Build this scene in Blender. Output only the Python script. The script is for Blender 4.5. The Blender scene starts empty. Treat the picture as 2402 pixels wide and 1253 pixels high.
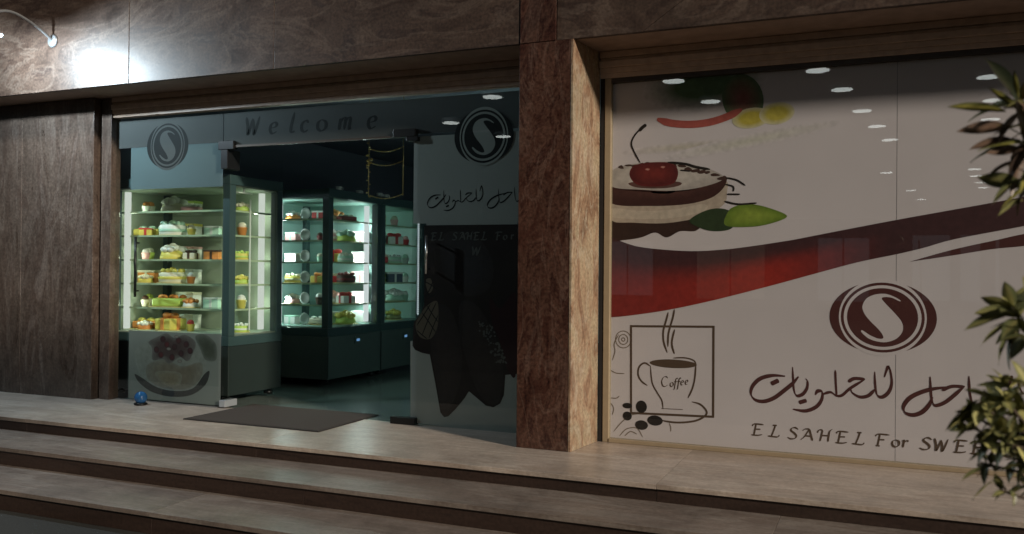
import bpy, bmesh, math, random
from mathutils import Vector, Matrix, Euler
random.seed(7)
scene = bpy.context.scene
COL = scene.collection
PI = math.pi

# ------------------------------------------------------------------ camera
F_PX, YAW, PIT, ROL, CAMZ = 2046.776, 0.39770, 0.00590, 0.00878, 1.3
cam = bpy.data.cameras.new('camera')
cam.sensor_width = 36.0
cam.lens = 36.0 * F_PX / 2402.0
cam.clip_end = 300
cam.clip_start = 0.02
camo = bpy.data.objects.new('camera', cam)
COL.objects.link(camo)
camo.matrix_world = Matrix.Translation((0, 0, CAMZ)) @ Matrix.Rotation(YAW, 4, 'Z') @ Matrix.Rotation(PI / 2 + PIT, 4, 'X') @ Matrix.Rotation(ROL, 4, 'Z')
scene.camera = camo
cam.dof.use_dof = True
cam.dof.focus_distance = 6.8
cam.dof.aperture_fstop = 3.2

# ------------------------------------------------------------------ world, key light, exposure
SUN_TO = Vector((-2.5, 1.0, -0.98)).normalized()          # direction the street light travels
world = bpy.data.worlds.new('World')
scene.world = world
world.use_nodes = True
wn = world.node_tree
sky = wn.nodes.new('ShaderNodeTexSky')
sky.sky_type = 'NISHITA'
sky.sun_disc = False
sky.sun_elevation = math.asin(-SUN_TO.z)
sky.sun_rotation = math.atan2(-SUN_TO.x, -SUN_TO.y)
bgn = wn.nodes['Background']
wn.links.new(sky.outputs[0], bgn.inputs[0])
bgn.inputs[1].default_value = 0.011
sun = bpy.data.lights.new('street_light', 'SUN')
sun.energy = 3.9
sun.angle = math.radians(4.5)
sun.color = (1.0, 0.86, 0.71)
suno = bpy.data.objects.new('street_light', sun)
COL.objects.link(suno)
suno.rotation_euler = SUN_TO.to_track_quat('-Z', 'Y').to_euler()
suno.location = (9, -3, 8)
scene.view_settings.view_transform = 'Standard'
scene.view_settings.look = 'None'
scene.view_settings.exposure = 0.0
scene.view_settings.gamma = 1.0
scene.cycles.use_denoising = True
scene.cycles.max_bounces = 8
scene.cycles.transparent_max_bounces = 24
scene.cycles.sample_clamp_indirect = 3.0
scene.cycles.caustics_reflective = False
scene.cycles.caustics_refractive = False

# ------------------------------------------------------------------ photo measure -> place
def ray(u, v):
    x = (u - 1201) / F_PX; y = -(v - 626.5) / F_PX
    c, s = math.cos(ROL), math.sin(ROL); x, y = c * x - s * y, s * x + c * y
    c, s = math.cos(PIT), math.sin(PIT); d = (x, c - s * y, s + c * y)
    c, s = math.cos(YAW), math.sin(YAW)
    return Vector((c * d[0] - s * d[1], s * d[0] + c * d[1], d[2]))
def atY(u, v, y):
    d = ray(u, v); t = y / d.y
    return Vector((d.x * t, y, CAMZ + d.z * t))
def atX(u, v, x):
    d = ray(u, v); t = x / d.x
    return Vector((x, d.y * t, CAMZ + d.z * t))
def atZ(u, v, z):
    d = ray(u, v); t = (z - CAMZ) / d.z
    return Vector((d.x * t, d.y * t, z))

# ------------------------------------------------------------------ materials
MATS = {}
def new_mat(name):
    m = bpy.data.materials.new(name); m.use_nodes = True
    MATS[name] = m
    nt = m.node_tree
    return m, nt, nt.nodes['Principled BSDF']
def plain(name, col, rough=0.5, metal=0.0, spec=0.5, noise=0.0, nscale=20.0, bump=0.0):
    m, nt, b = new_mat(name)
    b.inputs['Base Color'].default_value = (*col, 1)
    b.inputs['Roughness'].default_value = rough
    b.inputs['Metallic'].default_value = metal
    b.inputs['Specular IOR Level'].default_value = spec
    if noise or bump:
        tc = nt.nodes.new('ShaderNodeTexCoord')
        n = nt.nodes.new('ShaderNodeTexNoise'); n.inputs['Scale'].default_value = nscale; n.inputs['Detail'].default_value = 6
        nt.links.new(tc.outputs['Object'], n.inputs['Vector'])
        if noise:
            mx = nt.nodes.new('ShaderNodeMix'); mx.data_type = 'RGBA'
            mx.inputs[6].default_value = (*[c * (1 - noise) for c in col], 1)
            mx.inputs[7].default_value = (*[min(1, c * (1 + noise)) for c in col], 1)
            nt.links.new(n.outputs['Fac'], mx.inputs[0]); nt.links.new(mx.outputs[2], b.inputs['Base Color'])
        if bump:
            bp = nt.nodes.new('ShaderNodeBump'); bp.inputs['Strength'].default_value = bump; bp.inputs['Distance'].default_value = 0.01
            nt.links.new(n.outputs['Fac'], bp.inputs['Height']); nt.links.new(bp.outputs[0], b.inputs['Normal'])
    return m
def stone(name, stops, scale, rough=0.3, dist=1.6, bump=0.05, fine=0.25, seed=0.0, vein=None, stain=0.0):
    """veined polished stone: stops [(pos,col)], scale = anisotropic mapping"""
    m, nt, b = new_mat(name)
    L = nt.links
    tc = nt.nodes.new('ShaderNodeTexCoord')
    mp = nt.nodes.new('ShaderNodeMapping'); mp.inputs['Scale'].default_value = scale; mp.inputs['Location'].default_value = (seed, seed * .7, seed * 1.3)
    oi = nt.nodes.new('ShaderNodeObjectInfo'); ad = nt.nodes.new('ShaderNodeVectorMath'); ad.operation = 'ADD'; sc_ = nt.nodes.new('ShaderNodeVectorMath'); sc_.operation = 'SCALE'; sc_.inputs['Scale'].default_value = 7.3
    L.new(oi.outputs['Location'], sc_.inputs[0]); L.new(tc.outputs['Object'], ad.inputs[0]); L.new(sc_.outputs[0], ad.inputs[1])
    L.new(ad.outputs[0], mp.inputs[0])
    n1 = nt.nodes.new('ShaderNodeTexNoise'); n1.inputs['Scale'].default_value = 1.0; n1.inputs['Detail'].default_value = 9
    n1.inputs['Roughness'].default_value = 0.62; n1.inputs['Distortion'].default_value = dist
    L.new(mp.outputs[0], n1.inputs['Vector'])
    rp = nt.nodes.new('ShaderNodeValToRGB')
    els = rp.color_ramp.elements
    while len(els) < len(stops): els.new(0.5)
    for e, (p, c) in zip(els, stops): e.position = p; e.color = (*c, 1)
    L.new(n1.outputs['Fac'], rp.inputs[0])
    n2 = nt.nodes.new('ShaderNodeTexNoise'); n2.inputs['Scale'].default_value = 45; n2.inputs['Detail'].default_value = 4
    L.new(tc.outputs['Object'], n2.inputs['Vector'])
    mr = nt.nodes.new('ShaderNodeMapRange'); mr.inputs[1].default_value = 0.3; mr.inputs[2].default_value = 0.7; mr.inputs[3].default_value = 1 - fine; mr.inputs[4].default_value = 1 + fine
    L.new(n2.outputs['Fac'], mr.inputs[0])
    mx = nt.nodes.new('ShaderNodeMix'); mx.data_type = 'RGBA'; mx.blend_type = 'MULTIPLY'; mx.inputs[0].default_value = 1
    L.new(rp.outputs[0], mx.inputs[6]); L.new(mr.outputs[0], mx.inputs[7])
    out = mx.outputs[2]
    if vein:                                   # thin irregular pale veins along a wandering contour of a second noise
        vcol, vamt, vscale, vw = vein
        mp2 = nt.nodes.new('ShaderNodeMapping'); mp2.inputs['Scale'].default_value = vscale; mp2.inputs['Location'].default_value = (3.1 + seed, 1.7, 5.3)
        n3 = nt.nodes.new('ShaderNodeTexNoise'); n3.inputs['Scale'].default_value = 1.0; n3.inputs['Detail'].default_value = 7; n3.inputs['Roughness'].default_value = .6; n3.inputs['Distortion'].default_value = 1.5
        L.new(ad.outputs[0], mp2.inputs[0]); L.new(mp2.outputs[0], n3.inputs['Vector'])
        sb = nt.nodes.new('ShaderNodeMath'); sb.operation = 'SUBTRACT'; sb.inputs[1].default_value = .5; ab = nt.nodes.new('ShaderNodeMath'); ab.operation = 'ABSOLUTE'
        L.new(n3.outputs['Fac'], sb.inputs[0]); L.new(sb.outputs[0], ab.inputs[0])
        vr = nt.nodes.new('ShaderNodeMapRange'); vr.inputs[1].default_value = 0; vr.inputs[2].default_value = vw; vr.inputs[3].default_value = vamt; vr.inputs[4].default_value = 0
        L.new(ab.outputs[0], vr.inputs[0])
        vg = nt.nodes.new('ShaderNodeMath'); vg.operation = 'MULTIPLY'; L.new(vr.outputs[0], vg.inputs[0]); L.new(n2.outputs['Fac'], vg.inputs[1])
        vm = nt.nodes.new('ShaderNodeMix'); vm.data_type = 'RGBA'; vm.inputs[7].default_value = (*vcol, 1)
        L.new(vg.outputs[0], vm.inputs[0]); L.new(out, vm.inputs[6]); out = vm.outputs[2]
    if stain:                                  # blotchy dirt and wear
        n4 = nt.nodes.new('ShaderNodeTexNoise'); n4.inputs['Scale'].default_value = 2.3; n4.inputs['Detail'].default_value = 8; n4.inputs['Roughness'].default_value = .7
        L.new(ad.outputs[0], n4.inputs['Vector'])
        sr = nt.nodes.new('ShaderNodeMapRange'); sr.inputs[1].default_value = .42; sr.inputs[2].default_value = .68; sr.inputs[3].default_value = 1; sr.inputs[4].default_value = 1 - stain
        L.new(n4.outputs['Fac'], sr.inputs[0])
        sm_ = nt.nodes.new('ShaderNodeMix'); sm_.data_type = 'RGBA'; sm_.blend_type = 'MULTIPLY'; sm_.inputs[0].default_value = 1
        L.new(out, sm_.inputs[6]); L.new(sr.outputs[0], sm_.inputs[7]); out = sm_.outputs[2]
    L.new(out, b.inputs['Base Color'])
    b.inputs['Roughness'].default_value = rough
    rr = nt.nodes.new('ShaderNodeMapRange'); rr.inputs[3].default_value = rough * .75; rr.inputs[4].default_value = rough * 1.4
    L.new(n1.outputs['Fac'], rr.inputs[0]); L.new(rr.outputs[0], b.inputs['Roughness'])
    bp = nt.nodes.new('ShaderNodeBump'); bp.inputs['Strength'].default_value = bump; bp.inputs['Distance'].default_value = 0.01
    L.new(n1.outputs['Fac'], bp.inputs['Height']); L.new(bp.outputs[0], b.inputs['Normal'])
    return m
def emit(name, col, strength):
    m = bpy.data.materials.new(name); m.use_nodes = True; MATS[name] = m
    nt = m.node_tree; nt.nodes.clear()
    o = nt.nodes.new('ShaderNodeOutputMaterial'); e = nt.nodes.new('ShaderNodeEmission')
    e.inputs[0].default_value = (*col, 1); e.inputs[1].default_value = strength
    nt.links.new(e.outputs[0], o.inputs[0])
    return m
def glass(name, tint=(1, 1, 1), ior=1.45, rough=0.0):
    m = bpy.data.materials.new(name); m.use_nodes = True; MATS[name] = m
    nt = m.node_tree; nt.nodes.clear()
    o = nt.nodes.new('ShaderNodeOutputMaterial'); t = nt.nodes.new('ShaderNodeBsdfTransparent'); g = nt.nodes.new('ShaderNodeBsdfGlossy')
    f = nt.nodes.new('ShaderNodeFresnel'); x = nt.nodes.new('ShaderNodeMixShader')
    f.inputs['IOR'].default_value = ior; t.inputs[0].default_value = (*tint, 1); g.inputs['Roughness'].default_value = rough
    ge = nt.nodes.new('ShaderNodeNewGeometry'); iv = nt.nodes.new('ShaderNodeMath'); iv.operation = 'SUBTRACT'; iv.inputs[0].default_value = 1.0
    mu = nt.nodes.new('ShaderNodeMath'); mu.operation = 'MULTIPLY'      # the thin sheet reflects on its outer face only
    nt.links.new(ge.outputs['Backfacing'], iv.inputs[1]); nt.links.new(f.outputs[0], mu.inputs[0]); nt.links.new(iv.outputs[0], mu.inputs[1])
    nt.links.new(mu.outputs[0], x.inputs[0]); nt.links.new(t.outputs[0], x.inputs[1]); nt.links.new(g.outputs[0], x.inputs[2]); nt.links.new(x.outputs[0], o.inputs[0])
    return m
def film(name, col, opacity, rough=0.7, mottle=0.06):
    """frosted / printed adhesive film: diffuse and partly see-through"""
    m, nt, b = new_mat(name)
    b.inputs['Base Color'].default_value = (*col, 1); b.inputs['Roughness'].default_value = rough; b.inputs['Specular IOR Level'].default_value = 0.2
    tc = nt.nodes.new('ShaderNodeTexCoord'); n = nt.nodes.new('ShaderNodeTexNoise'); n.inputs['Scale'].default_value = 1.6; n.inputs['Detail'].default_value = 5
    nt.links.new(tc.outputs['Object'], n.inputs['Vector'])
    mx = nt.nodes.new('ShaderNodeMix'); mx.data_type = 'RGBA'
    mx.inputs[6].default_value = (*[c * (1 - mottle) for c in col], 1); mx.inputs[7].default_value = (*[min(1, c * (1 + mottle)) for c in col], 1)
    nt.links.new(n.outputs['Fac'], mx.inputs[0]); nt.links.new(mx.outputs[2], b.inputs['Base Color'])
    b.inputs['Alpha'].default_value = opacity
    return m
def attr_mat(name, rough=0.6, spec=0.3, noise=0.0):
    m, nt, b = new_mat(name)
    a = nt.nodes.new('ShaderNodeAttribute'); a.attribute_name = 'Col'
    tc = nt.nodes.new('ShaderNodeTexCoord'); n = nt.nodes.new('ShaderNodeTexNoise'); n.inputs['Scale'].default_value = 26; n.inputs['Detail'].default_value = 5
    mr = nt.nodes.new('ShaderNodeMapRange'); mr.inputs[1].default_value = .3; mr.inputs[2].default_value = .7; mr.inputs[3].default_value = 1 - noise; mr.inputs[4].default_value = 1 + noise
    mx = nt.nodes.new('ShaderNodeMix'); mx.data_type = 'RGBA'; mx.blend_type = 'MULTIPLY'; mx.inputs[0].default_value = 1
    nt.links.new(tc.outputs['Object'], n.inputs['Vector']); nt.links.new(n.outputs['Fac'], mr.inputs[0])
    nt.links.new(a.outputs['Color'], mx.inputs[6]); nt.links.new(mr.outputs[0], mx.inputs[7]); nt.links.new(mx.outputs[2], b.inputs['Base Color'])
    b.inputs['Roughness'].default_value = rough; b.inputs['Specular IOR Level'].default_value = spec
    return m

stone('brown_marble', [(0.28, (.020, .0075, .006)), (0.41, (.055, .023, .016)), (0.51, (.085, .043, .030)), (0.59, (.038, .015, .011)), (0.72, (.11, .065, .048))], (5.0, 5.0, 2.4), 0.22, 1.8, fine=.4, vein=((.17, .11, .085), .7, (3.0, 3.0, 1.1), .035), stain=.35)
stone('lintel_marble', [(0.26, (.030, .018, .013)), (0.42, (.056, .036, .027)), (0.52, (.072, .048, .036)), (0.61, (.040, .024, .018)), (0.72, (.085, .060, .047))], (1.6, 4.2, 3.4), 0.42, 1.6, fine=.35, seed=4.0, vein=((.15, .115, .092), .75, (.9, 2.5, 2.2), .035), stain=.35)
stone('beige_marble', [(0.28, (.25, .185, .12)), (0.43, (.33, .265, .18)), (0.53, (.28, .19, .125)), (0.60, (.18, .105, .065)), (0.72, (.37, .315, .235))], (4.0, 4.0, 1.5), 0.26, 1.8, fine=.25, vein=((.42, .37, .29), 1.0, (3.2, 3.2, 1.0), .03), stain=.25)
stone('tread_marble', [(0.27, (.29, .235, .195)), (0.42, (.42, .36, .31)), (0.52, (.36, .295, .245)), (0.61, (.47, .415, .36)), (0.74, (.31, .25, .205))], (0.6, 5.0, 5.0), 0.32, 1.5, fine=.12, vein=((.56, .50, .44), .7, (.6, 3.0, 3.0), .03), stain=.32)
stone('shaded_tread_marble', [(0.27, (.135, .105, .089)), (0.42, (.20, .168, .146)), (0.52, (.165, .132, .112)), (0.61, (.225, .195, .172)), (0.74, (.14, .11, .092))], (0.6, 5.0, 5.0), 0.4, 1.5, fine=.15, seed=3.0, vein=((.29, .26, .23), .7, (.6, 3.0, 3.0), .03), stain=.4)  # darker copy of the tread marble: light falloff on lower steps put into colour
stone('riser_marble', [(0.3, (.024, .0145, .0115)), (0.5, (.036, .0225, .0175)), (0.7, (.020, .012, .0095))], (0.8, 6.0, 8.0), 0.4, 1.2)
stone('wall_marble', [(0.28, (.050, .034, .026)), (0.45, (.090, .068, .055)), (0.55, (.062, .043, .034)), (0.68, (.12, .095, .08))], (4.5, 4.0, 0.9), 0.28, 1.5, fine=.3, seed=9.0, vein=((.17, .14, .12), .6, (2.6, 2.6, .6), .035), stain=.35)
plain('moulding_wood', (.46, .34, .26), 0.45, noise=.35, nscale=14)
plain('soffit_stone', (.30, .21, .16), 0.5, noise=.4, nscale=9)
plain('frame_bronze', (.045, .033, .024), 0.4, metal=.3)
plain('frame_beige', (.30, .24, .16), 0.4, noise=.15)
plain('seal_dark', (.012, .010, .009), 0.8)
plain('shop_dark', (.18, .20, .25), 0.8)
plain('shop_wall', (.30, .34, .45), 0.7, noise=.3, nscale=3)
plain('shop_floor', (.14, .18, .165), 0.2, noise=.25, nscale=6)
plain('asphalt', (.022, .024, .022), 0.9, noise=.4, nscale=60, bump=.4)
plain('ceiling_paint', (.10, .10, .10), 0.8)
plain('concrete_dark', (.08, .075, .07), 0.8, noise=.2, nscale=8)
plain('mat_rubber', (.036, .027, .022), 0.95, noise=.4, nscale=90, bump=.5)
plain('black_metal', (.012, .013, .014), 0.35, metal=.4)
plain('steel', (.55, .57, .58), 0.25, metal=1.0)
plain('pale_steel', (.50, .54, .58), 0.35, metal=.6)
plain('cabinet_paint', (.040, .072, .075), 0.35, spec=.5, noise=.12, nscale=5)
plain('cabinet_dark', (.07, .10, .095), 0.4, noise=.15, nscale=5)
plain('cabinet_dark_shaded', (.022, .030, .029), 0.4, noise=.15, nscale=5)  # darker copy of the cabinet base finish, shade on the left cabinet painted in
plain('cabinet_top', (.06, .10, .09), 0.4)
plain('cabinet_lining', (.34, .38, .32), 0.5)
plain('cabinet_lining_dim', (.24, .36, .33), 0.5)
plain('shelf_edge', (.42, .50, .34), 0.3)
plain('gold', (.55, .40, .16), 0.3, metal=1.0)
plain('porcelain', (.75, .76, .74), 0.25)
plain('blue_plastic', (.02, .10, .26), 0.12)
plain('terracotta', (.30, .13, .07), 0.8, noise=.2, nscale=12)
plain('soil', (.04, .028, .02), 0.95)
plain('bark', (.07, .05, .035), 0.85, noise=.3, nscale=40)
plain('lamp_housing', (.20, .21, .22), 0.4, metal=.5)
for n_, c_ in dict(cream=(.72, .66, .52), white=(.80, .79, .76), yellow=(.75, .62, .14), lime=(.52, .66, .14), red=(.55, .045, .05), darkred=(.22, .03, .035),
                   choc=(.075, .035, .022), orange=(.70, .26, .07), pink=(.75, .42, .42), mint=(.45, .68, .56), navy=(.02, .04, .09), olive=(.28, .27, .12), board=(.62, .50, .22), silver=(.6, .62, .62)).items():
    plain('cake_' + n_, c_, 0.5, noise=.06, nscale=30)
glass('pane_glass', (0.95, 0.97, 0.96), 1.6)
glass('cabinet_glass', (0.95, 0.98, 0.97), 1.35)
glass('shelf_glass', (0.93, 0.97, 0.94), 1.4)
film('vinyl_white', (.665, .595, .645), 1.0, mottle=.09)
film('frosted_film', (.37, .405, .39), 0.95, mottle=.1)
film('frosted_film_pale', (.10, .145, .16), 0.95, mottle=.1)
film('smoked_film', (.075, .08, .083), 0.92, mottle=.15)
film('poster_film', (.16, .185, .175), 0.97, mottle=.2)  # darkened: the lack of lamp light low on this panel is in the colour
film('ink_maroon', (.085, .028, .028), 1.0)
film('ink_brown', (.10, .062, .044), 1.0)
film('ink_black', (.013, .015, .017), 1.0)
film('ink_grey', (.22, .17, .14), 1.0)
film('ink_pale', (.10, .105, .10), 1.0)
film('ink_dark_choc', (.024, .018, .017), 1.0, mottle=.75)
film('ink_wine', (.032, .012, .014), 1.0, mottle=.3)
film('ink_tan', (.13, .11, .082), 1.0, mottle=.4)
attr_mat('print_ink', noise=.13)
attr_mat('leaf_skin', 0.38, 0.5, noise=.2)
emit('tube_warm', (1.0, 1.0, .92), 0.75)
emit('tube_cool', (.93, 1.0, 1.0), 0.7)
emit('led_dots', (.80, .95, 1.0), 0.55)
emit('display_blue', (.25, .55, 1.0), 0.45)
emit('downlight_lens', (.92, 1.0, .96), 7.0)
emit('flood_lens', (.90, .97, 1.0), 1.0)

# ------------------------------------------------------------------ mesh helpers
class MB:
    def __init__(self): self.v = []; self.f = []; self.c = []; self.sm = []
    def add(self, vs, fs, col=None, smooth=False):
        o = len(self.v); self.v += [tuple(p) for p in vs]
        self.f += [[o + i for i in f] for f in fs]; self.sm += [smooth] * len(fs)
        if col is not None:
            self.c += list(col) if isinstance(col[0], (tuple, list)) else [col] * len(vs)
        return self
    def box(self, x0, x1, y0, y1, z0, z1):
        vs = [(x, y, z) for z in (z0, z1) for y in (y0, y1) for x in (x0, x1)]
        return self.add(vs, [(0, 2, 3, 1), (4, 5, 7, 6), (0, 1, 5, 4), (2, 6, 7, 3), (0, 4, 6, 2), (1, 3, 7, 5)])
    def prism(self, pts, a0, a1, axis='Y'):
        n = len(pts)
        def P(p, a):
            return (p[0], a, p[1]) if axis == 'Y' else ((a, p[0], p[1]) if axis == 'X' else (p[0], p[1], a))
        vs = [P(p, a0) for p in pts] + [P(p, a1) for p in pts]
        return self.add(vs, [list(range(n))[::-1], [n + i for i in range(n)]] + [(i, (i + 1) % n, n + (i + 1) % n, n + i) for i in range(n)])
    def lathe(self, prof, c=(0, 0, 0), n=20, sx=1, sy=1):
        vs = []; fs = []
        for r, z in prof:
            for k in range(n):
                a = 2 * PI * k / n; vs.append((c[0] + r * sx * math.cos(a), c[1] + r * sy * math.sin(a), c[2] + z))
        for j in range(len(prof) - 1):
            for k in range(n):
                fs.append((j * n + k, j * n + (k + 1) % n, (j + 1) * n + (k + 1) % n, (j + 1) * n + k))
        fs.append(list(range(n))[::-1]); fs.append([(len(prof) - 1) * n + k for k in range(n)])
        return self.add(vs, fs, smooth=True)
    def tube(self, pts, rad, n=8):
        pts = [Vector(p) for p in pts]; vs = []; fs = []
        R = rad if isinstance(rad, (list, tuple)) else [rad] * len(pts)
        for i, p in enumerate(pts):
            t = (pts[min(i + 1, len(pts) - 1)] - pts[max(i - 1, 0)]).normalized()
            a = t.orthogonal().normalized() if i == 0 else (a - t * a.dot(t)).normalized()
            b = t.cross(a)
            for k in range(n):
                q = 2 * PI * k / n; vs.append(p + (a * math.cos(q) + b * math.sin(q)) * R[i])
        for j in range(len(pts) - 1):
            for k in range(n):
                fs.append((j * n + k, j * n + (k + 1) % n, (j + 1) * n + (k + 1) % n, (j + 1) * n + k))
        fs.append(list(range(n))[::-1]); fs.append([(len(pts) - 1) * n + k for k in range(n)])
        return self.add(vs, fs, smooth=True)
    def ball(self, c, r, sx=1, sy=1, sz=1, n=10, m=6):
        prof = [(max(1e-4, math.sin(PI * j / m)) * r, -math.cos(PI * j / m) * r * sz) for j in range(m + 1)]
        return self.lathe(prof, c, n, sx, sy)
    def build(self, name, mat, parent=None, bevel=0.0, loc=None):
        me = bpy.data.meshes.new(name)
        me.from_pydata(self.v, [], self.f); me.update()
        for p, s in zip(me.polygons, self.sm): p.use_smooth = s
        if self.c:
            a = me.color_attributes.new('Col', 'FLOAT_COLOR', 'POINT')
            for i, c in enumerate(self.c): a.data[i].color = (*c, 1)
        me.materials.append(MATS[mat])
        o = bpy.data.objects.new(name, me); COL.objects.link(o)
        if parent: o.parent = parent
        if loc: o.location = loc
        if bevel:
            b = o.modifiers.new('bevel', 'BEVEL'); b.width = bevel; b.segments = 2; b.limit_method = 'ANGLE'
        return o
def tag(o, label, cat, group=None):
    o['label'] = label; o['category'] = cat
    if group: o['group'] = group
    return o
def thing(name, label, cat, loc=(0, 0, 0), group=None, rz=0):
    o = bpy.data.objects.new(name, None); o.empty_display_size = .1
    COL.objects.link(o); o.location = loc; o.rotation_euler.z = rz
    return tag(o, label, cat, group)
def struct(o):
    o['kind'] = 'structure'; return o

# ================================================================== GROUND, STEPS, ARCADE
GZ = -0.40
struct(MB().box(-40, 40, -45, 45, GZ - .3, GZ).build('street_ground', 'asphalt'))
XL, XR = -12.0, 4.0
steps = thing('stone_steps', 'broad marble steps with pale treads and dark brown risers before the shopfront', 'steps', (0, 0, GZ))
def step(y0, y1, z, zlow, stone_='shaded_tread_marble'):
    # tread slabs with a small nosing, riser set back below
    rr = random.Random(int(y0 * 100)); x = XL
    while x < XR:
        w = rr.uniform(2.3, 3.1); x2 = min(XR, x + w)
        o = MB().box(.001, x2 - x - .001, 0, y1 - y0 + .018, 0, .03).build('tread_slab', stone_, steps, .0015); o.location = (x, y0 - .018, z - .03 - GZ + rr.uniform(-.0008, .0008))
        o = MB().box(.001, x2 - x - .001, 0, .05, 0, z - .03 - zlow).build('riser_slab', 'riser_marble', steps, .002); o.location = (x, y0 + rr.uniform(0, .002), zlow - GZ)
        x = x2
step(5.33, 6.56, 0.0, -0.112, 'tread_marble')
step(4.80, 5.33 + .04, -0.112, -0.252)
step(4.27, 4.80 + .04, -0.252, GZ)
struct(MB().box(XL, XR, 5.38, 6.56, GZ, -.03).build('platform_base', 'concrete_dark'))
struct(MB().box(XL, XR, 4.85, 5.37, GZ, -.142).build('step_base', 'concrete_dark'))

# ceiling of the arcade over the street with its lit downlights (they mirror in the shop glass)
ROOF = 3.6
arc = thing('arcade_roof', 'flat grey arcade ceiling carried on square columns over the walkway', 'roof', (0, 0, GZ))
MB().box(-8.6, 2.95, -26, 3.05, ROOF + .06 - GZ, ROOF + .22 - GZ).build('ceiling_slab', 'ceiling_paint', arc)
for cx in (-8.3, 2.75):
    for cy in (-4.5, -14, -25):
        MB().box(cx - .17, cx + .17, cy - .17, cy + .17, 0, ROOF + .06 - GZ).build('column', 'concrete_dark', arc, .01)
LAMPS = [(1155, 227), (1058, 288), (1180, 320), (1580, 190), (1667, 238), (1918, 165), (1975, 210), (2022, 260), (2057, 296), (2087, 328), (2080, 405), (2137, 447), (2160, 468),
         (2320, 180), (2330, 235), (2323, 280), (2285, 397), (2290, 413), (2300, 428), (2307, 440), (2312, 452)]
GLASS_Y = 6.50
lens_me = None
for i, (u, v) in enumerate(LAMPS):
    q = atZ(u, v, ROOF)
    x, y = q.x, 2 * GLASS_Y - q.y
    t = thing('recessed_downlight', 'round white recessed downlight lit in the arcade ceiling', 'downlight', (x, y, ROOF), 'downlights of the arcade ceiling')
    r = .13
    MB().lathe([(r + .02, 0.0), (r + .02, .06), (r, .06), (r, 0.004)], n=28).build('trim_ring', 'porcelain', t)
    MB().lathe([(r - .002, -.008), (r - .002, -.002)], n=28).build('lens', 'downlight_lens', t)

emit('lit_window', (.80, .92, 1.0), .22)
emit('lit_window_warm', (1.0, .85, .62), .18)
ob = thing('opposite_building', 'dark building across the street with tall lit shop windows', 'building', (0, -30, GZ))
MB().box(-30, 30, -4, 0, 0, 9).build('wall', 'concrete_dark', ob)
for k, (x, w, z0, z1, m_) in enumerate([(-13, 2.6, .6, 3.3, 'lit_window'), (-8.2, 3.2, .5, 3.1, 'lit_window_warm'), (-2.6, 2.2, .5, 3.4, 'lit_window'), (1.4, 3.4, .6, 3.5, 'lit_window'), (6.6, 2.4, .5, 3.0, 'lit_window_warm'), (11.5, 3.0, .6, 3.3, 'lit_window')]):
    f_ = MB().box(x - .1, x + w + .1, 0, .08, z0 - .1, z1 + .1).build('window', 'frame_bronze', ob)
    MB().box(x, x + w / 2 - .04, .08, .10, z0, z1).build('lit_pane', m_, f_); MB().box(x + w / 2 + .04, x + w, .08, .10, z0, z1).build('lit_pane', m_, f_)

# ================================================================== FACADE
PY = 6.0                                   # pillar / lintel front
shop_l, shop_r = -7.17, 2.6
pillar = thing('marble_pillar', 'square pillar of red brown veined marble with a beige marble side', 'pillar', (-2.26, PY, 0))
def loc(mb, th):   # shift world-built geometry into the thing's space
    o = th.location; mb.v = [(a - o.x, b - o.y, c - o.z) for a, b, c in mb.v]; return mb
px0, px1 = -2.475, -2.05
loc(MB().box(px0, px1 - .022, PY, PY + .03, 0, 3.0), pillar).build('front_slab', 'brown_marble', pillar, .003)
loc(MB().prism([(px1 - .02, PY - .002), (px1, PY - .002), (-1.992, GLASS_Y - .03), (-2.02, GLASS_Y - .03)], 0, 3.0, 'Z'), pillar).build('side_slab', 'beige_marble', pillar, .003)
loc(MB().box(px0, px0 + .02, PY + .032, GLASS_Y - .02, 0, 3.0), pillar).build('side_slab', 'brown_marble', pillar)
loc(MB().box(px0 + .022, px1 - .024, PY + .032, GLASS_Y - .02, 0, 2.995), pillar).build('core', 'concrete_dark', pillar)
# left end wall of the shopfront
lw = thing('marble_wall', 'striped brown marble wall beside the left end of the shopfront', 'wall', (-8.4, 6.4, 0))
xx = [-12.0, -10.6, -9.35, -8.2, -7.19]
for a, b in zip(xx, xx[1:]):
    loc(MB().box(a + .003, b - .003, 6.37, 6.6, 0, 2.995), lw).build('marble_slab', 'wall_marble', lw, .004)
lc = thing('marble_jamb', 'narrow brown marble jamb between the end wall and the shop glass', 'jamb', (-7.06, 6.46, 0))
loc(MB().box(-7.165, -7.035, 6.44, 6.56, 0, 2.995), lc).build('jamb_slab', 'wall_marble', lc, .004)
loc(MB().box(-7.19, -7.165, 6.50, 6.6, 0, 2.995), lc).build('dark_joint', 'seal_dark', lc)
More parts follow.
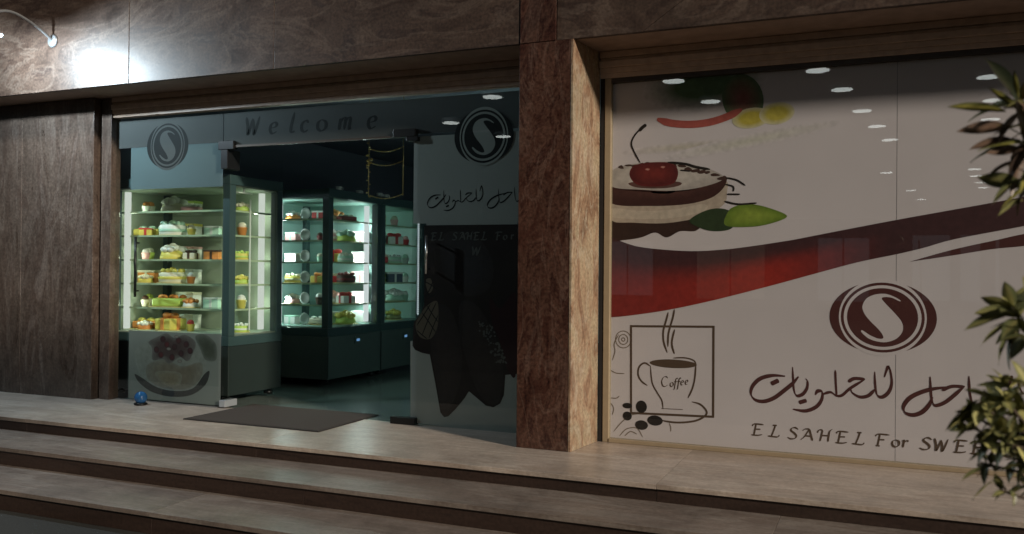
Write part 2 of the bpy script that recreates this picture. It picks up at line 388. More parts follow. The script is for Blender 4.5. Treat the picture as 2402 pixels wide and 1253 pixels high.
# lintel: slabs above both bays
lin = thing('marble_lintel', 'long brown marble lintel spanning over door and shop window', 'lintel', (-2.3, 6.0, 3.0))
jl = [atY(u, 40, PY).x for u in (644, 1220, 1306)]
cuts = [-12.0, -10.2, -8.3, -6.35, jl[0], jl[1], jl[2], 4.0]
for k, (a, b) in enumerate(zip(cuts, cuts[1:])):
    if k == 6:      # broken by a slanting joint
        s0, s1 = atY(1528, 58, PY), atY(1640, -30, PY); zt = 3.95
        sl = (s1.x - s0.x) / (s1.z - s0.z); xa = s0.x + (3.0 - s0.z) * sl; xb = s0.x + (zt - s0.z) * sl
        loc(MB().prism([(a + .003, 3.0), (xa - .003, 3.0), (xb - .003, zt), (a + .003, zt)], PY, PY + .04), lin).build('marble_slab', 'lintel_marble', lin, .003)
        loc(MB().prism([(xa + .003, 3.0), (b, 3.0), (b, zt), (xb + .003, zt)], PY - .004, PY + .04), lin).build('marble_slab', 'lintel_marble', lin, .003)
    else:
        loc(MB().box(a + .003, b - .003, PY - (.006 if k == 5 else 0), PY + .04, 3.0, 3.95), lin).build('marble_slab', 'lintel_marble' if k != 5 else 'brown_marble', lin, .003)
loc(MB().box(-12, 4.0, PY + .042, 6.62, 3.002, 3.95), lin).build('soffit', 'soffit_stone', lin)
# wall above
up = tag(MB().box(-12, 4.0, PY + .02, 7.4, 3.952, 6.5).build('upper_wall', 'lintel_marble'), 'plain upper wall of the building above the marble lintel', 'wall')
# moulded header bands under the soffit
def header(x0, x1, label):
    t = thing('header_moulding', label, 'moulding', (x0, 6.46, 2.8))
    L = x1 - x0
    zs = [(.0, .035, .03), (.036, .075, .018), (.076, .125, .0), (.126, .15, .02), (.151, .20, .008)]
    for z0, z1, dy in zs:
        MB().box(0, L, -.03 + dy, .08, z0, z1).build('moulding_strip', 'moulding_wood', t, .004)
    return t
header(-1.99, 4.0, 'brown ribbed header moulding over the printed shop window')
header(-7.035, px0, 'brown ribbed header moulding over the glass entrance')
# right end
re_ = thing('marble_end_wall', 'brown marble wall closing the right end of the shopfront', 'wall', (3.3, 6.3, 0))
loc(MB().box(2.62, 4.0, 6.0, 6.62, 0, 2.998), re_).build('marble_slab', 'brown_marble', re_)

# ================================================================== SHOP ROOM
def room(name, m, *b): return struct(MB().box(*b).build(name, m))
room('shop_floor', 'shop_floor', -9, 4, 6.56, 14, -.3, -.002)
room('shop_back_wall', 'shop_wall', -9, 4, 13.9, 14.1, 0, 3.4)
room('shop_left_wall', 'shop_dark', -7.6, -7.45, 6.62, 13.9, 0, 3.4)
room('shop_right_wall', 'shop_dark', 3.8, 4.0, 6.62, 13.9, 0, 3.4)
room('shop_ceiling', 'shop_dark', -7.45, 3.8, 6.63, 13.9, 3.1, 3.3)

# ================================================================== PRINT TOOLS
REF = [6.530]                              # sheet the ink lies on; ink layers are a fraction of a millimetre thick
def flat(y): return REF[0] + (y - REF[0]) * .25
def crop(ox, oy, s): return lambda p: (ox + p[0] / s, oy + p[1] / s)
def smooth(pts, k=8, closed=False):
    n = len(pts); out = []
    g = lambda i: Vector(pts[i % n]) if closed else Vector(pts[max(0, min(n - 1, i))])
    for i in range(n if closed else n - 1):
        a, b, c, d = g(i - 1), g(i), g(i + 1), g(i + 2)
        for j in range(k):
            t = j / k
            out.append(.5 * ((2 * b) + (c - a) * t + (2 * a - 5 * b + 4 * c - d) * t * t + (3 * b - a - 3 * c + d) * t ** 3))
    if not closed: out.append(Vector(pts[-1]))
    return out
def to_plane(pts, y):
    r = [atY(p[0], p[1], y) for p in pts]
    return [Vector((q.x, q.z)) for q in r]
def stroke(mb, P, w, y, nib=None, taper=True, closed=False, layer=[0]):
    """P: plane points (x,z); w: width; nib: pen angle for broad-pen writing"""
    n = len(P); A = []; B = []
    for i, p in enumerate(P):
        if closed: t = P[(i + 1) % n] - P[i - 1]
        else: t = P[min(i + 1, n - 1)] - P[max(i - 1, 0)]
        if t.length < 1e-9: t = Vector((1, 0))
        t.normalize(); nn = Vector((-t.y, t.x))
        ww = w
        if nib is not None:
            ww = w * (.28 + .72 * abs(nn.dot(Vector((math.cos(nib), math.sin(nib))))))
        if taper and not closed:
            e = min(i, n - 1 - i) / max(1, n - 1)
            ww *= min(1, .35 + e * 5)
        A.append(p + nn * ww / 2); B.append(p - nn * ww / 2)
    layer[0] = (layer[0] + 1) % 7
    yy = flat(y) - layer[0] * .00004
    vs = [(q.x, yy, q.y) for q in A] + [(q.x, yy, q.y) for q in B]
    m = n if closed else n - 1
    mb.add(vs, [(i, (i + 1) % n, n + (i + 1) % n, n + i) for i in range(m)])
def shape(mb, P, y, col=None):
    """filled outline as triangles"""
    y = flat(y)
    bm = bmesh.new()
    vs = [bm.verts.new((p.x, y, p.y)) for p in P]
    f = bm.faces.new(vs); f.normal_update()
    bmesh.ops.triangulate(bm, faces=[f])
    bm.verts.index_update()
    mb.add([v.co for v in bm.verts], [[v.index for v in f.verts] for f in bm.faces], col)
    bm.free()
def ell(c, rx, rz, n=56): return [Vector((c[0] + rx * math.cos(2 * PI * k / n), c[1] + rz * math.sin(2 * PI * k / n))) for k in range(n)]
def fan(mb, c, rx, rz, y, cin, cout, n=28, rot=0.0, mid=.55):
    y = flat(y); vs = [(c[0], y, c[1])]; cs = [cin]; fs = []
    for rr, cc in ((mid, cin), (1.0, cout)):
        for k in range(n):
            a = 2 * PI * k / n; dx, dz = rx * rr * math.cos(a), rz * rr * math.sin(a)
            vs.append((c[0] + dx * math.cos(rot) - dz * math.sin(rot), y, c[1] + dx * math.sin(rot) + dz * math.cos(rot))); cs.append(cc)
    for k in range(n):
        fs.append((0, 1 + k, 1 + (k + 1) % n)); fs.append((1 + k, 1 + n + k, 1 + n + (k + 1) % n, 1 + (k + 1) % n))
    mb.add(vs, fs, cs)

GLYPH = {
 'E': [[(.28, .98), (.2, .5), (.12, .02)], [(0, .78), (.08, .95), (.35, .99), (.85, .97)], [(.2, .52), (.62, .55)], [(-.08, 0), (.4, 0), (.75, .1)]],
 'L': [[(.5, 1), (.36, .5), (.2, .02)], [(-.08, .02), (.3, 0), (.66, .0), (.8, .18)], [(.3, .99), (.62, 1)]],
 'S': [[(.74, .86), (.52, 1), (.27, .92), (.22, .72), (.45, .52), (.6, .3), (.5, .07), (.2, 0), (-.05, .12)]],
 'A': [[(.55, 1), (.22, .35), (-.08, 0)], [(.55, 1), (.66, .5), (.78, 0)], [(.2, .38), (.7, .38)], [(.05, .8), (.25, .97), (.58, 1)]],
 'H': [[(.24, .98), (.16, .5), (.05, 0)], [(.95, 1.12), (.74, .9), (.66, .4), (.62, 0)], [(.1, .5), (.7, .52)], [(-.14, .7), (-.02, .95), (.24, .98)]],
 'F': [[(.3, .98), (.22, .5), (.14, 0)], [(0, .78), (.1, .95), (.4, .99), (.95, .97)], [(.2, .52), (.62, .54)], [(0, 0), (.3, 0)]],
 'o': [[(.28, .6), (.08, .45), (.06, .15), (.25, 0), (.48, .15), (.5, .45), (.28, .6)]],
 'r': [[(.02, .52), (.15, .6), (.12, .3), (.08, 0)], [(.12, .35), (.3, .58), (.46, .54)]],
 'W': [[(0, 1), (.1, .5), (.14, 0), (.5, .9)], [(.5, .9), (.58, .4), (.62, 0), (1.05, 1)]],
 'T': [[(.42, 1), (.36, .5), (.28, 0)], [(0, .82), (.08, .98), (.85, 1)], [(.15, 0), (.45, 0)]],
 'l': [[(.34, 1), (.18, .4), (.14, .08), (.24, 0), (.34, .06)]],
 'c': [[(.46, .48), (.32, .6), (.1, .45), (.06, .15), (.22, 0), (.42, .1)]],
 'm': [[(.1, .6), (.05, .3), (0, 0)], [(.07, .4), (.24, .6), (.36, .55), (.28, 0)], [(.33, .4), (.5, .6), (.62, .55), (.55, .05), (.66, .06)]],
 'e': [[(.08, .3), (.35, .36), (.43, .5), (.3, .6), (.1, .48), (.04, .2), (.17, 0), (.42, .1)]],
 'f': [[(.55, .92), (.44, 1), (.32, .85), (.2, .2), (.12, -.25), (0, -.3)], [(.1, .58), (.48, .6)]],
 'C': [[(.74, .84), (.55, 1), (.22, .88), (.05, .45), (.2, .05), (.5, .02), (.74, .2)]],
}
def write(mb, ch, x, z, h, w, y, sx=1.0, nib=math.radians(35)):
    for s in GLYPH[ch]:
        pts = smooth([Vector((a * h * sx + x, b * h + z)) for a, b in s], 6)
        stroke(mb, pts, w, y, nib)

S_OUT = [(980, 222), (940, 200), (890, 186), (830, 191), (780, 215), (755, 260), (766, 302), (800, 345), (850, 392), (876, 425), (880, 446), (850, 449), (800, 430), (757, 404),
         (750, 414), (790, 448), (840, 465), (900, 468), (960, 445), (995, 400), (990, 350), (950, 300), (900, 250), (871, 216), (885, 205), (930, 208), (974, 227)]
def logo(parent, y, cx, cz, rx, rz, dark, pale, name='logo_print'):
    """crescents, rings and disc with a bold slanting S"""
    d = MB(); p = MB()
    e = .0006
    kx, kz = rx / 320, rz / 213
    shape(d, ell((cx, cz), 320 * kx, 212 * kz), y)
    shape(p, ell((cx, cz), 262 * kx, 226 * kz), y - e)
    shape(d, ell((cx, cz), 250 * kx, 205 * kz), y - 2 * e)
    shape(p, ell((cx, cz), 232 * kx, 189 * kz), y - 3 * e)
    shape(d, ell((cx, cz), 212 * kx, 172 * kz), y - 4 * e)
    pts = smooth([Vector(((q[0] - 873) * kx + cx, -(q[1] - 325) * kz + cz)) for q in S_OUT], 5, True)
    shape(p, pts, y - 5 * e)
    a = d.build(name, dark, parent); b = p.build('logo_ground', pale, a)
    return a

AR = [  # calligraphic strokes, measured on the window (crop units)
 ([(305, 658), (230, 654), (160, 672), (115, 715), (104, 762), (130, 797), (180, 806), (240, 786), (300, 742), (350, 700), (384, 660)], 20),
 ([(349, 604), (352, 670), (357, 738), (374, 772), (408, 764), (433, 730), (437, 690), (425, 672)], 17),
 ([(222, 704), (268, 682)], 22), ([(386, 814), (432, 800)], 20),
 ([(482, 768), (498, 745), (523, 752), (520, 795), (488, 838), (425, 862), (350, 852)], 18),
 ([(520, 768), (570, 752), (606, 772), (640, 770), (690, 728), (772, 678)], 14),
 ([(600, 622), (603, 700), (608, 772)], 17),
 ([(676, 692), (712, 672), (775, 676)], 17),
 ([(690, 728), (700, 755), (745, 780), (795, 772), (832, 735)], 17),
 ([(832, 632), (834, 700), (845, 765), (878, 780), (918, 745), (932, 685), (914, 602), (888, 664)], 18),
 ([(1158, 660), (1162, 740), (1170, 805), (1192, 830), (1245, 812), (1300, 770), (1360, 716)], 17),
 ([(1228, 742), (1285, 718), (1360, 720)], 16),
 ([(1262, 722), (1150, 738), (1050, 778), (1003, 832), (1012, 872), (1060, 886), (1112, 868), (1152, 826), (1172, 780)], 20),
 ([(1386, 658), (1390, 740), (1404, 812), (1430, 836), (1478, 806), (1510, 786)], 17),
 ([(1505, 790), (1525, 815), (1560, 790), (1580, 818), (1612, 790), (1645, 815), (1690, 780)], 15),
 ([(1640, 655), (1628, 692), (1642, 760), (1690, 800)], 17), ([(1692, 640), (1682, 715), (1708, 765)], 17), ([(1760, 650), (1764, 800)], 17),
]
WC = crop(1720, 620, 2.506)

# ================================================================== RIGHT WINDOW (printed vinyl)
win = thing('printed_shop_window', 'large shop window covered with white vinyl printed with cake, swoosh, coffee cup and lettering', 'window', (-1.9, GLASS_Y, 0))
W0 = Vector(win.location)
def wl(mb): return loc(mb, win)
wx0 = -1.905
wl(MB().box(-1.955, wx0, 6.475, 6.56, 0, 2.80)).build('frame', 'frame_beige', win, .004)
wl(MB().box(-1.99, -1.957, 6.48, 6.56, 0, 2.80)).build('dark_joint', 'seal_dark', win)
wl(MB().box(wx0, 2.6, 6.478, 6.56, 2.765, 2.80)).build('frame', 'frame_bronze', win)
wl(MB().box(wx0, 2.6, 6.470, 6.56, 0, .03)).build('frame', 'frame_beige', win, .004)
wl(MB().box(wx0, 2.6, 6.500, 6.504, .03, 2.765)).build('pane', 'pane_glass', win)
V = 6.530
seam = atY(2104, 350, V).x
wl(MB().add([(wx0, V, .03), (seam - .0015, V, .03), (seam - .0015, V, 2.765), (wx0, V, 2.765)], [(0, 1, 2, 3)])).build('vinyl_sheet', 'vinyl_white', win)
wl(MB().add([(seam + .0015, V + .001, .03), (2.6, V + .001, .03), (2.6, V + .001, 2.765), (seam + .0015, V + .001, 2.765)], [(0, 1, 2, 3)])).build('vinyl_sheet', 'vinyl_white', win)
wl(MB().box(wx0, 2.6, V + .004, V + .012, .03, 2.765)).build('backing_board', 'shop_dark', win)
# --- red swoosh
y1 = V - .003
topE = smooth([Vector(p) for p in [(1434, 556), (1454, 565), (1504, 580), (1609, 589), (1692, 586), (1775, 576), (1871, 561), (1900, 555), (2103, 516), (2348, 472), (2460, 450), (2560, 432)]], 8)
botE = smooth([Vector(p) for p in [(1434, 744), (1470, 741), (1567, 727), (1675, 704), (1809, 670), (1930, 637), (2017, 614), (2109, 595), (2172, 580), (2243, 560), (2402, 530), (2560, 500)]], 8)
def y_on(E_, x):
    for a, b in zip(E_, E_[1:]):
        if a.x <= x <= b.x: return a.y + (b.y - a.y) * (x - a.x) / max(1e-6, b.x - a.x)
    return E_[0].y if x < E_[0].x else E_[-1].y
mb = MB(); NX, NY = 60, 8; vs = []; cs = []; fs = []
def mixc(a, b, t): return tuple(p + (q - p) * t for p, q in zip(a, b))
for i in range(NX + 1):
    x = 1434 + (2556 - 1434) * i / NX; ya, yb = y_on(topE, x), y_on(botE, x)
    for j in range(NY + 1):
        f = j / NY; p = atY(x, ya + (yb - ya) * f, y1); vs.append(p)
        dark = (.058, .022, .026); red = (.36, .030, .022)
        k = max(0, min(1, (f - .22) / .35)) * max(0, min(1, (2080 - x) / 260))
        k *= .55 + .45 * max(0, 1 - abs(x - 1780) / 330)
        cs.append(mixc(dark, red, k))
for i in range(NX):
    for j in range(NY):
        a = i * (NY + 1) + j; fs.append((a, a + NY + 1, a + NY + 2, a + 1))
mb.add(vs, fs, cs, True); wl(mb).build('swoosh_print', 'print_ink', win)
mb = MB()
sl_t = [(2134, 614), (2234, 586), (2343, 562), (2402, 549), (2540, 525)]; sl_b = [(2540, 560), (2402, 577), (2330, 584), (2255, 596), (2190, 606)]
shape(mb, to_plane(smooth([Vector(p) for p in sl_t], 5) + smooth([Vector(p) for p in sl_b], 5), y1), y1)
wl(mb).build('swoosh_sliver_print', 'ink_maroon', win)
# --- cake picture
CK = crop(1400, 80, 2.41)
def ckp(l, y, closed=False, k=6): return to_plane(smooth([Vector(CK(p)) for p in l], k, closed), y)
WHITE = (.665, .595, .645)
mb = MB()
yb_ = V - .003
def blob(u, v, ru, rv, cin, lay, rot=0.0, mid=.5, rim=None):
    c = atY(u, v, yb_); r = atY(u + ru, v, yb_).x - c.x; rz = c.z - atY(u, v + rv, yb_).z
    fan(mb, (c.x, c.z), r, rz, yb_ - lay * .0004, cin, rim or WHITE, rot=rot, mid=mid)
DG = (.085, .14, .075)
blob(1650, 200, 150, 62, DG, 0, .05, .45)
blob(1742, 232, 48, 60, (.24, .085, .075), 2, .3, .15, DG)
blob(1600, 345, 150, 12, (.56, .50, .46), 0, .05, .1)
blob(1760, 330, 220, 16, (.62, .58, .54), 1, .16, .1)
blob(1762, 277, 46, 24, (.52, .42, .07), 4, .1, .55, (.62, .56, .40))
blob(1822, 266, 42, 26, (.52, .43, .08), 5, .1, .55, (.62, .56, .40))
wl(mb).build('blurred_fruit_print', 'print_ink', win)
mb = MB()
arc_ = ckp([(340, 480), (420, 503), (530, 510), (640, 497), (740, 465), (820, 425)], yb_ - .003)
stroke(mb, arc_, .055, yb_ - .003)
mb.c = [(.42, .10, .085)] * len(mb.v)
wl(mb).build('red_arc_print', 'print_ink', win)
mb = MB()
def pgrad(l, cin, cout, lay, mid=.6):
    P = ckp(l, yb_, True, 4); y = flat(yb_ - .0008 - lay * .0006); n = len(P)
    c = sum(P, Vector((0, 0))) / n
    vs = [(c.x, y, c.y)] + [(c.x + (p.x - c.x) * mid, y, c.y + (p.y - c.y) * mid) for p in P] + [(p.x, y, p.y) for p in P]
    fs = [(0, 1 + k, 1 + (k + 1) % n) for k in range(n)] + [(1 + k, 1 + n + k, 1 + n + (k + 1) % n, 1 + (k + 1) % n) for k in range(n)]
    mb.add(vs, fs, [cin] + [mixc(cin, cout, .35)] * n + [cout] * n, True)
def poly(l, col, lay, sm=True):
    P = ckp(l, yb_, True) if sm else to_plane([CK(p) for p in l], yb_)
    shape(mb, P, yb_ - .0008 - lay * .0006, col)
edge = (84, 84)
poly([(84, 1020), (200, 1050), (420, 1060), (540, 1020), (600, 1060), (560, 1112), (470, 1115), (395, 1150), (330, 1122), (250, 1150), (150, 1165), (84, 1160)], (.045, .022, .018), 0)
poly([(84, 930), (300, 945), (520, 930), (720, 830), (735, 900), (715, 965), (600, 1030), (400, 1068), (200, 1066), (84, 1052)], (.50, .40, .34), 1)
poly([(84, 985), (250, 1000), (430, 992), (600, 960), (610, 1000), (430, 1040), (250, 1045), (84, 1035)], (.58, .48, .41), 2)
poly([(84, 850), (300, 860), (560, 850), (720, 800), (722, 860), (648, 925), (505, 962), (300, 972), (84, 958)], (.058, .022, .020), 3)
pgrad([(84, 880), (300, 892), (520, 884), (690, 830), (690, 860), (500, 925), (300, 936), (84, 920)], (.095, .040, .034), (.060, .023, .021), 3.4, .5)
poly([(84, 775), (200, 735), (420, 722), (600, 752), (712, 800), (690, 835), (560, 872), (420, 886), (250, 880), (84, 862)], (.46, .40, .39), 4)
pgrad([(100, 785), (210, 745), (420, 730), (590, 760), (695, 805), (560, 858), (420, 874), (250, 868), (100, 850)], (.62, .55, .53), (.47, .41, .40), 4.5, .7)
poly([(180, 842), (300, 830), (460, 835), (470, 855), (380, 872), (230, 868)], (.12, .055, .05), 5)
# cherry with stem
c = atY(*CK((318, 790)), yb_)
poly([(185, 800), (205, 748), (280, 728), (400, 726), (450, 752), (458, 800), (430, 845), (340, 862), (230, 852)], (.13, .018, .020), 6)
pgrad([(190, 798), (210, 752), (282, 732), (398, 730), (445, 755), (452, 798), (425, 838), (340, 850), (235, 842)], (.22, .032, .028), (.10, .016, .018), 7, .4)
for hx_, hy_ in ((285, 765), (372, 752)): pgrad([(hx_ - 14, hy_), (hx_, hy_ - 7), (hx_ + 16, hy_ - 2), (hx_ + 4, hy_ + 8)], (.55, .30, .27), (.30, .05, .04), 7.5)
poly([(610, 1000), (690, 985), (760, 1005), (780, 1060), (750, 1105), (640, 1112), (540, 1075), (530, 1045)], (.035, .055, .025), 8)
poly([(725, 1080), (745, 1000), (800, 968), (880, 962), (980, 985), (1076, 1030), (980, 1072), (860, 1090)], (.15, .22, .035), 9)
pgrad([(733, 1074), (752, 1004), (806, 974), (880, 968), (975, 990), (1066, 1030), (975, 1066), (860, 1082)], (.30, .38, .06), (.15, .23, .03), 10, .5)
for a in range(16):
    t = a / 15; bx = 120 + 560 * t; by = 750 - 30 * math.sin(PI * t) + random.uniform(-4, 14) + 60 * t * t
    poly([(bx, by), (bx + random.uniform(15, 45), by - random.uniform(4, 14)), (bx + random.uniform(30, 60), by + random.uniform(4, 12)), (bx + 12, by + random.uniform(6, 14))], (.07, .035, .03), 5 + .1 * a)
wl(mb).build('cherry_cake_print', 'print_ink', win)
mb = MB()
stroke(mb, ckp([(246, 728), (208, 660), (196, 615), (215, 572), (252, 530)], yb_), .012, yb_ - .007)
stroke(mb, ckp([(240, 548), (258, 528), (280, 512)], yb_), .026, yb_ - .007)
for l, w in [([(720, 945), (800, 962), (905, 955)], .014), ([(735, 905), (810, 906)], .012), ([(730, 812), (790, 825), (840, 856)], .012), ([(725, 850), (770, 862), (772, 890)], .012), ([(400, 725), (500, 735), (560, 752), (640, 765)], .02), ([(470, 770), (530, 775)], .012)]:
    stroke(mb, ckp(l, yb_), w, yb_ - .006)
wl(mb).build('cherry_stem_print', 'ink_dark_choc', win)
# --- logo
c0 = atY(2069, 745, V); rx = (atY(2195, 745, V).x - atY(1943, 745, V).x) / 2; rz = rx * .735
logo(win, V - .003, c0.x - W0.x, c0.z, rx, rz, 'ink_maroon', 'vinyl_white')
for ch in win.children:
    if ch.name.startswith('logo_print'): ch.location.y = -W0.y; 
# --- Arabic lettering
mb = MB(); pxm = (atY(2069, 900, V).z - atY(2069, 901, V).z) / 2.506
for pts, w in AR:
    stroke(mb, to_plane(smooth([Vector(WC(p)) for p in pts], 8), V), w * pxm * 1.25, V - .004, math.radians(120))
wl(mb).build('arabic_lettering', 'ink_maroon', win)
# --- Latin lettering
base = [('E', 112, 1003), ('L', 208, 1011), ('S', 322, 1025), ('A', 402, 1033), ('H', 505, 1040), ('E', 606, 1049), ('L', 702, 1056), ('F', 836, 1066), ('o', 930, 1072), ('r', 990, 1077), ('S', 1100, 1088), ('W', 1184, 1095),
        ('E', 1300, 1104), ('E', 1400, 1112), ('T', 1495, 1121), ('S', 1590, 1130)]
for ch, u, v in base:
    mb = MB(); q = atY(*WC((u, v)), V); write(mb, ch, q.x, q.z, .082, .0165, V - .004, 1.14 if ch not in 'W' else .95)
    wl(mb).build('letter', 'ink_brown', win)
# --- coffee picture
CF = crop(1400, 700, 3.2975)
def cf(l, k=6): return to_plane(smooth([Vector(CF(p)) for p in l], k) if len(l) > 2 else [Vector(CF(p)) for p in l], V)
mb = MB(); pm = (atY(1550, 850, V).z - atY(1550, 851, V).z) / 3.2975
sq = [(265, 215), (903, 220), (900, 916), (265, 886)]
for k in range(4):
    a, b = sq[k], sq[(k + 1) % 4]
    d = (Vector(b) - Vector(a)).normalized() * 7
    stroke(mb, to_plane([CF((a[0] - d.x, a[1] - d.y)), CF((b[0] + d.x, b[1] + d.y))], V), 17 * pm, V - .004, None, False)
for l, w in [([(545, 420), (517, 335), (515, 250), (538, 165), (552, 108)], 15), ([(600, 430), (580, 345), (602, 240)], 15), ([(550, 375), (555, 270), (588, 150), (600, 85)], 15),
             ([(590, 462), (680, 460), (748, 480), (768, 512)], 11), ([(766, 510), (760, 600), (742, 690), (705, 772)], 13), ([(415, 520), (428, 650), (468, 730), (503, 790), (512, 852)], 11), ([(500, 852), (665, 860)], 14),
             ([(415, 525), (370, 500), (328, 530), (320, 590), (345, 640), (392, 675)], 14), ([(735, 800), (800, 820), (846, 868), (840, 906), (770, 945), (660, 960), (560, 955), (470, 935)], 15)]:
    stroke(mb, cf(l), w * pm, V - .004)
qq = atY(*CF((590, 506)), V); rx_ = 168 * pm * 1.0
shape(mb, ell((qq.x, qq.z), rx_ * 1.09, 33 * pm, 36), V - .005)
wl(mb).build('coffee_cup_print', 'ink_brown', win)
for ch, u, v, h in [('C', 498, 680, .075), ('o', 565, 682, .055), ('f', 592, 684, .066), ('f', 617, 682, .066), ('e', 648, 670, .055), ('e', 682, 666, .055)]:
    mb = MB(); q = atY(*CF((u, v)), V); write(mb, ch, q.x, q.z, h, .010, V - .004, .9)
    wl(mb).build('letter', 'ink_brown', win)
mb = MB()
for u, v, a, b in [(236, 830, 32, 20), (345, 838, 36, 44), (236, 910, 30, 32), (450, 945, 50, 36), (346, 980, 42, 34)]:
    q = atY(*CF((u, v)), V); shape(mb, ell((q.x, q.z), a * pm * 1.22, b * pm * 1.1, 26), V - .0056)
wl(mb).build('coffee_bean_print', 'ink_dark_choc', win)
mb = MB()
for r in (58, 34, 12):
    q = atY(*CF((205, 318)), V); stroke(mb, ell((q.x, q.z), r * pm * 1.08, r * 1.15 * pm, 30), 7 * pm, V - .0035, None, False, True)
for l in [[(130, 1030), (190, 960), (260, 905), (330, 892)], [(175, 1065), (230, 1010), (310, 1005), (355, 1075)], [(215, 1065), (260, 1030), (310, 1050)], [(105, 555), (150, 578), (215, 582)], [(108, 770), (150, 772), (175, 755)], [(108, 810), (130, 850), (120, 900)], [(560, 965), (572, 1000), (570, 1030)], [(120, 480), (140, 410), (135, 350), (170, 280)]]:
    stroke(mb, cf(l), 8 * pm, V - .0034)
wl(mb).build('vine_swirl_print', 'ink_grey', win)

# ================================================================== ENTRANCE GLAZING
def panel(name, label, x0, x1, cat='glass panel'):
    t = thing(name, label, cat, ((x0 + x1) / 2, GLASS_Y, 0))
    return t
DT = 2.455                                 # door head
# left fixed panel
pl = panel('fixed_glass_panel', 'fixed glass panel left of the doorway with frosted logo band and cake poster', -7.03, -5.70)
loc(MB().box(-7.033, -5.705, 6.500, 6.510, .01, 2.775), pl).build('pane', 'pane_glass', pl)
loc(MB().box(-7.033, -5.705, 6.49, 6.52, 0, .012), pl).build('bottom_rail', 'steel', pl)
FY = 6.522; REF[0] = FY
def rect(u0, v0, u1, v1, y):
    a = atY(u0, v0, y); b = atY(u1, v1, y); return [Vector((a.x, b.z)), Vector((b.x, b.z)), Vector((b.x, a.z)), Vector((a.x, a.z))]
def zr(x0, x1, z0, z1): return [Vector((x0, z0)), Vector((x1, z0)), Vector((x1, z1)), Vector((x0, z1))]
fx0 = atY(307, 400, FY).x
mb = MB(); shape(mb, zr(fx0, -5.705, 2.085, 2.50), FY); loc(mb, pl).build('frosted_band', 'frosted_film_pale', pl)
mb = MB(); shape(mb, zr(-7.03, -5.705, 2.502, 2.77), FY); loc(mb, pl).build('upper_film', 'smoked_film', pl)
mb = MB(); shape(mb, zr(fx0, -5.705, .02, .69), FY); loc(mb, pl).build('poster_ground', 'poster_film', pl)
cl = atY(393, 342, FY)
lg = logo(pl, FY - .003, cl.x - pl.location.x, cl.z, .262, .226, 'ink_black', 'smoked_film'); lg.location.y = -pl.location.y
# cake poster
PC = crop(240, 620, 3.298)
def pcp(l): return to_plane(smooth([Vector(PC(p)) for p in l], 6, True), FY)
mb = MB()
PG = (.16, .185, .175)
def soft(l_, cin, cout, y, mid=.62):
    n = len(l_); c = sum(l_, Vector((0, 0))) / n; y = flat(y)
    vs = [(c.x, y, c.y)] + [(c.x + (p.x - c.x) * mid, y, c.y + (p.y - c.y) * mid) for p in l_] + [(p.x, y, p.y) for p in l_]
    fs = [(0, 1 + k, 1 + (k + 1) % n) for k in range(n)] + [(1 + k, 1 + n + k, 1 + n + (k + 1) % n, 1 + (k + 1) % n) for k in range(n)]
    mb.add(vs, fs, [cin] + [mixc(cin, cout, .2)] * n + [cout] * n, True)
def pp(l, col, lay):
    cc = tuple(.5 * v for v in col)  # poster inks dimmed too, the unlit look is put into their colour
    if lay == 1: shape(mb, pcp(l), FY - .002 - lay * .0006, cc)
    else: soft(pcp(l), cc, mixc(cc, PG, .45), FY - .002 - lay * .0006)
pp([(250, 690), (330, 600), (500, 570), (700, 600), (790, 690), (800, 830), (740, 940), (580, 985), (420, 960), (300, 870)], (.30, .34, .31), 0)
pp([(250, 850), (310, 880), (420, 950), (560, 980), (700, 960), (790, 850), (830, 830), (800, 930), (690, 1010), (540, 1025), (390, 990), (290, 920)], (.055, .06, .058), 1)
pp([(350, 780), (480, 740), (620, 790), (760, 760), (770, 860), (690, 950), (560, 970), (430, 940), (350, 880)], (.22, .20, .15), 2)
pp([(420, 830), (600, 840), (600, 930), (520, 945), (440, 900)], (.27, .245, .17), 3)
pp([(360, 600), (430, 560), (500, 535), (560, 570), (640, 545), (720, 600), (705, 680), (660, 750), (600, 720), (520, 770), (470, 735), (390, 740), (385, 650)], (.085, .055, .055), 4)
pp([(720, 560), (800, 545), (880, 620), (880, 740), (800, 740), (760, 660)], (.08, .10, .075), 4)
for (u, v) in [(420, 660), (455, 700), (500, 620), (560, 640), (610, 690), (650, 620), (470, 580), (590, 590), (540, 720), (680, 670)]:
    q = atY(*PC((u, v)), FY); fan(mb, (q.x, q.z), .034, .032, FY - .006 - .0001 * (u % 7), (random.uniform(.035, .07), .02, .023), (.024, .017, .018), 12)
for (u, v) in [(515, 655), (600, 750), (575, 560)]:
    q = atY(*PC((u, v)), FY); fan(mb, (q.x, q.z), .03, .016, FY - .0075, (.15, .15, .14), (.07, .065, .06), 10)
loc(mb, pl).build('cake_poster', 'print_ink', pl)

# transom over the doorway
tr = panel('transom_glass', 'dark frosted transom glass over the doorway lettered Welcome', -5.70, -3.66)
loc(MB().box(-5.697, -2.48, 6.500, 6.510, DT + .01, 2.775), tr).build('pane', 'pane_glass', tr)
mb = MB(); shape(mb, zr(-5.697, -2.48, DT + .012, 2.77), FY); loc(mb, tr).build('frosted_film', 'smoked_film', tr)
loc(MB().box(-5.70, -3.66, 6.495, 6.516, DT - .012, DT + .008), tr).build('bottom_rail', 'frame_bronze', tr)
for ch, u, v, h in [('W', 578, 316, .135), ('e', 632, 314, .14), ('l', 676, 311, .15), ('c', 705, 310, .14), ('o', 743, 308, .14), ('m', 795, 305, .14), ('e', 862, 302, .145)]:
    mb = MB(); q = atY(u, v, FY); write(mb, ch, q.x, q.z, h * 1.2, .034, FY - .004, 1.15 if ch != 'W' else .9, math.radians(10))
    loc(mb, tr).build('letter', 'ink_black', tr)

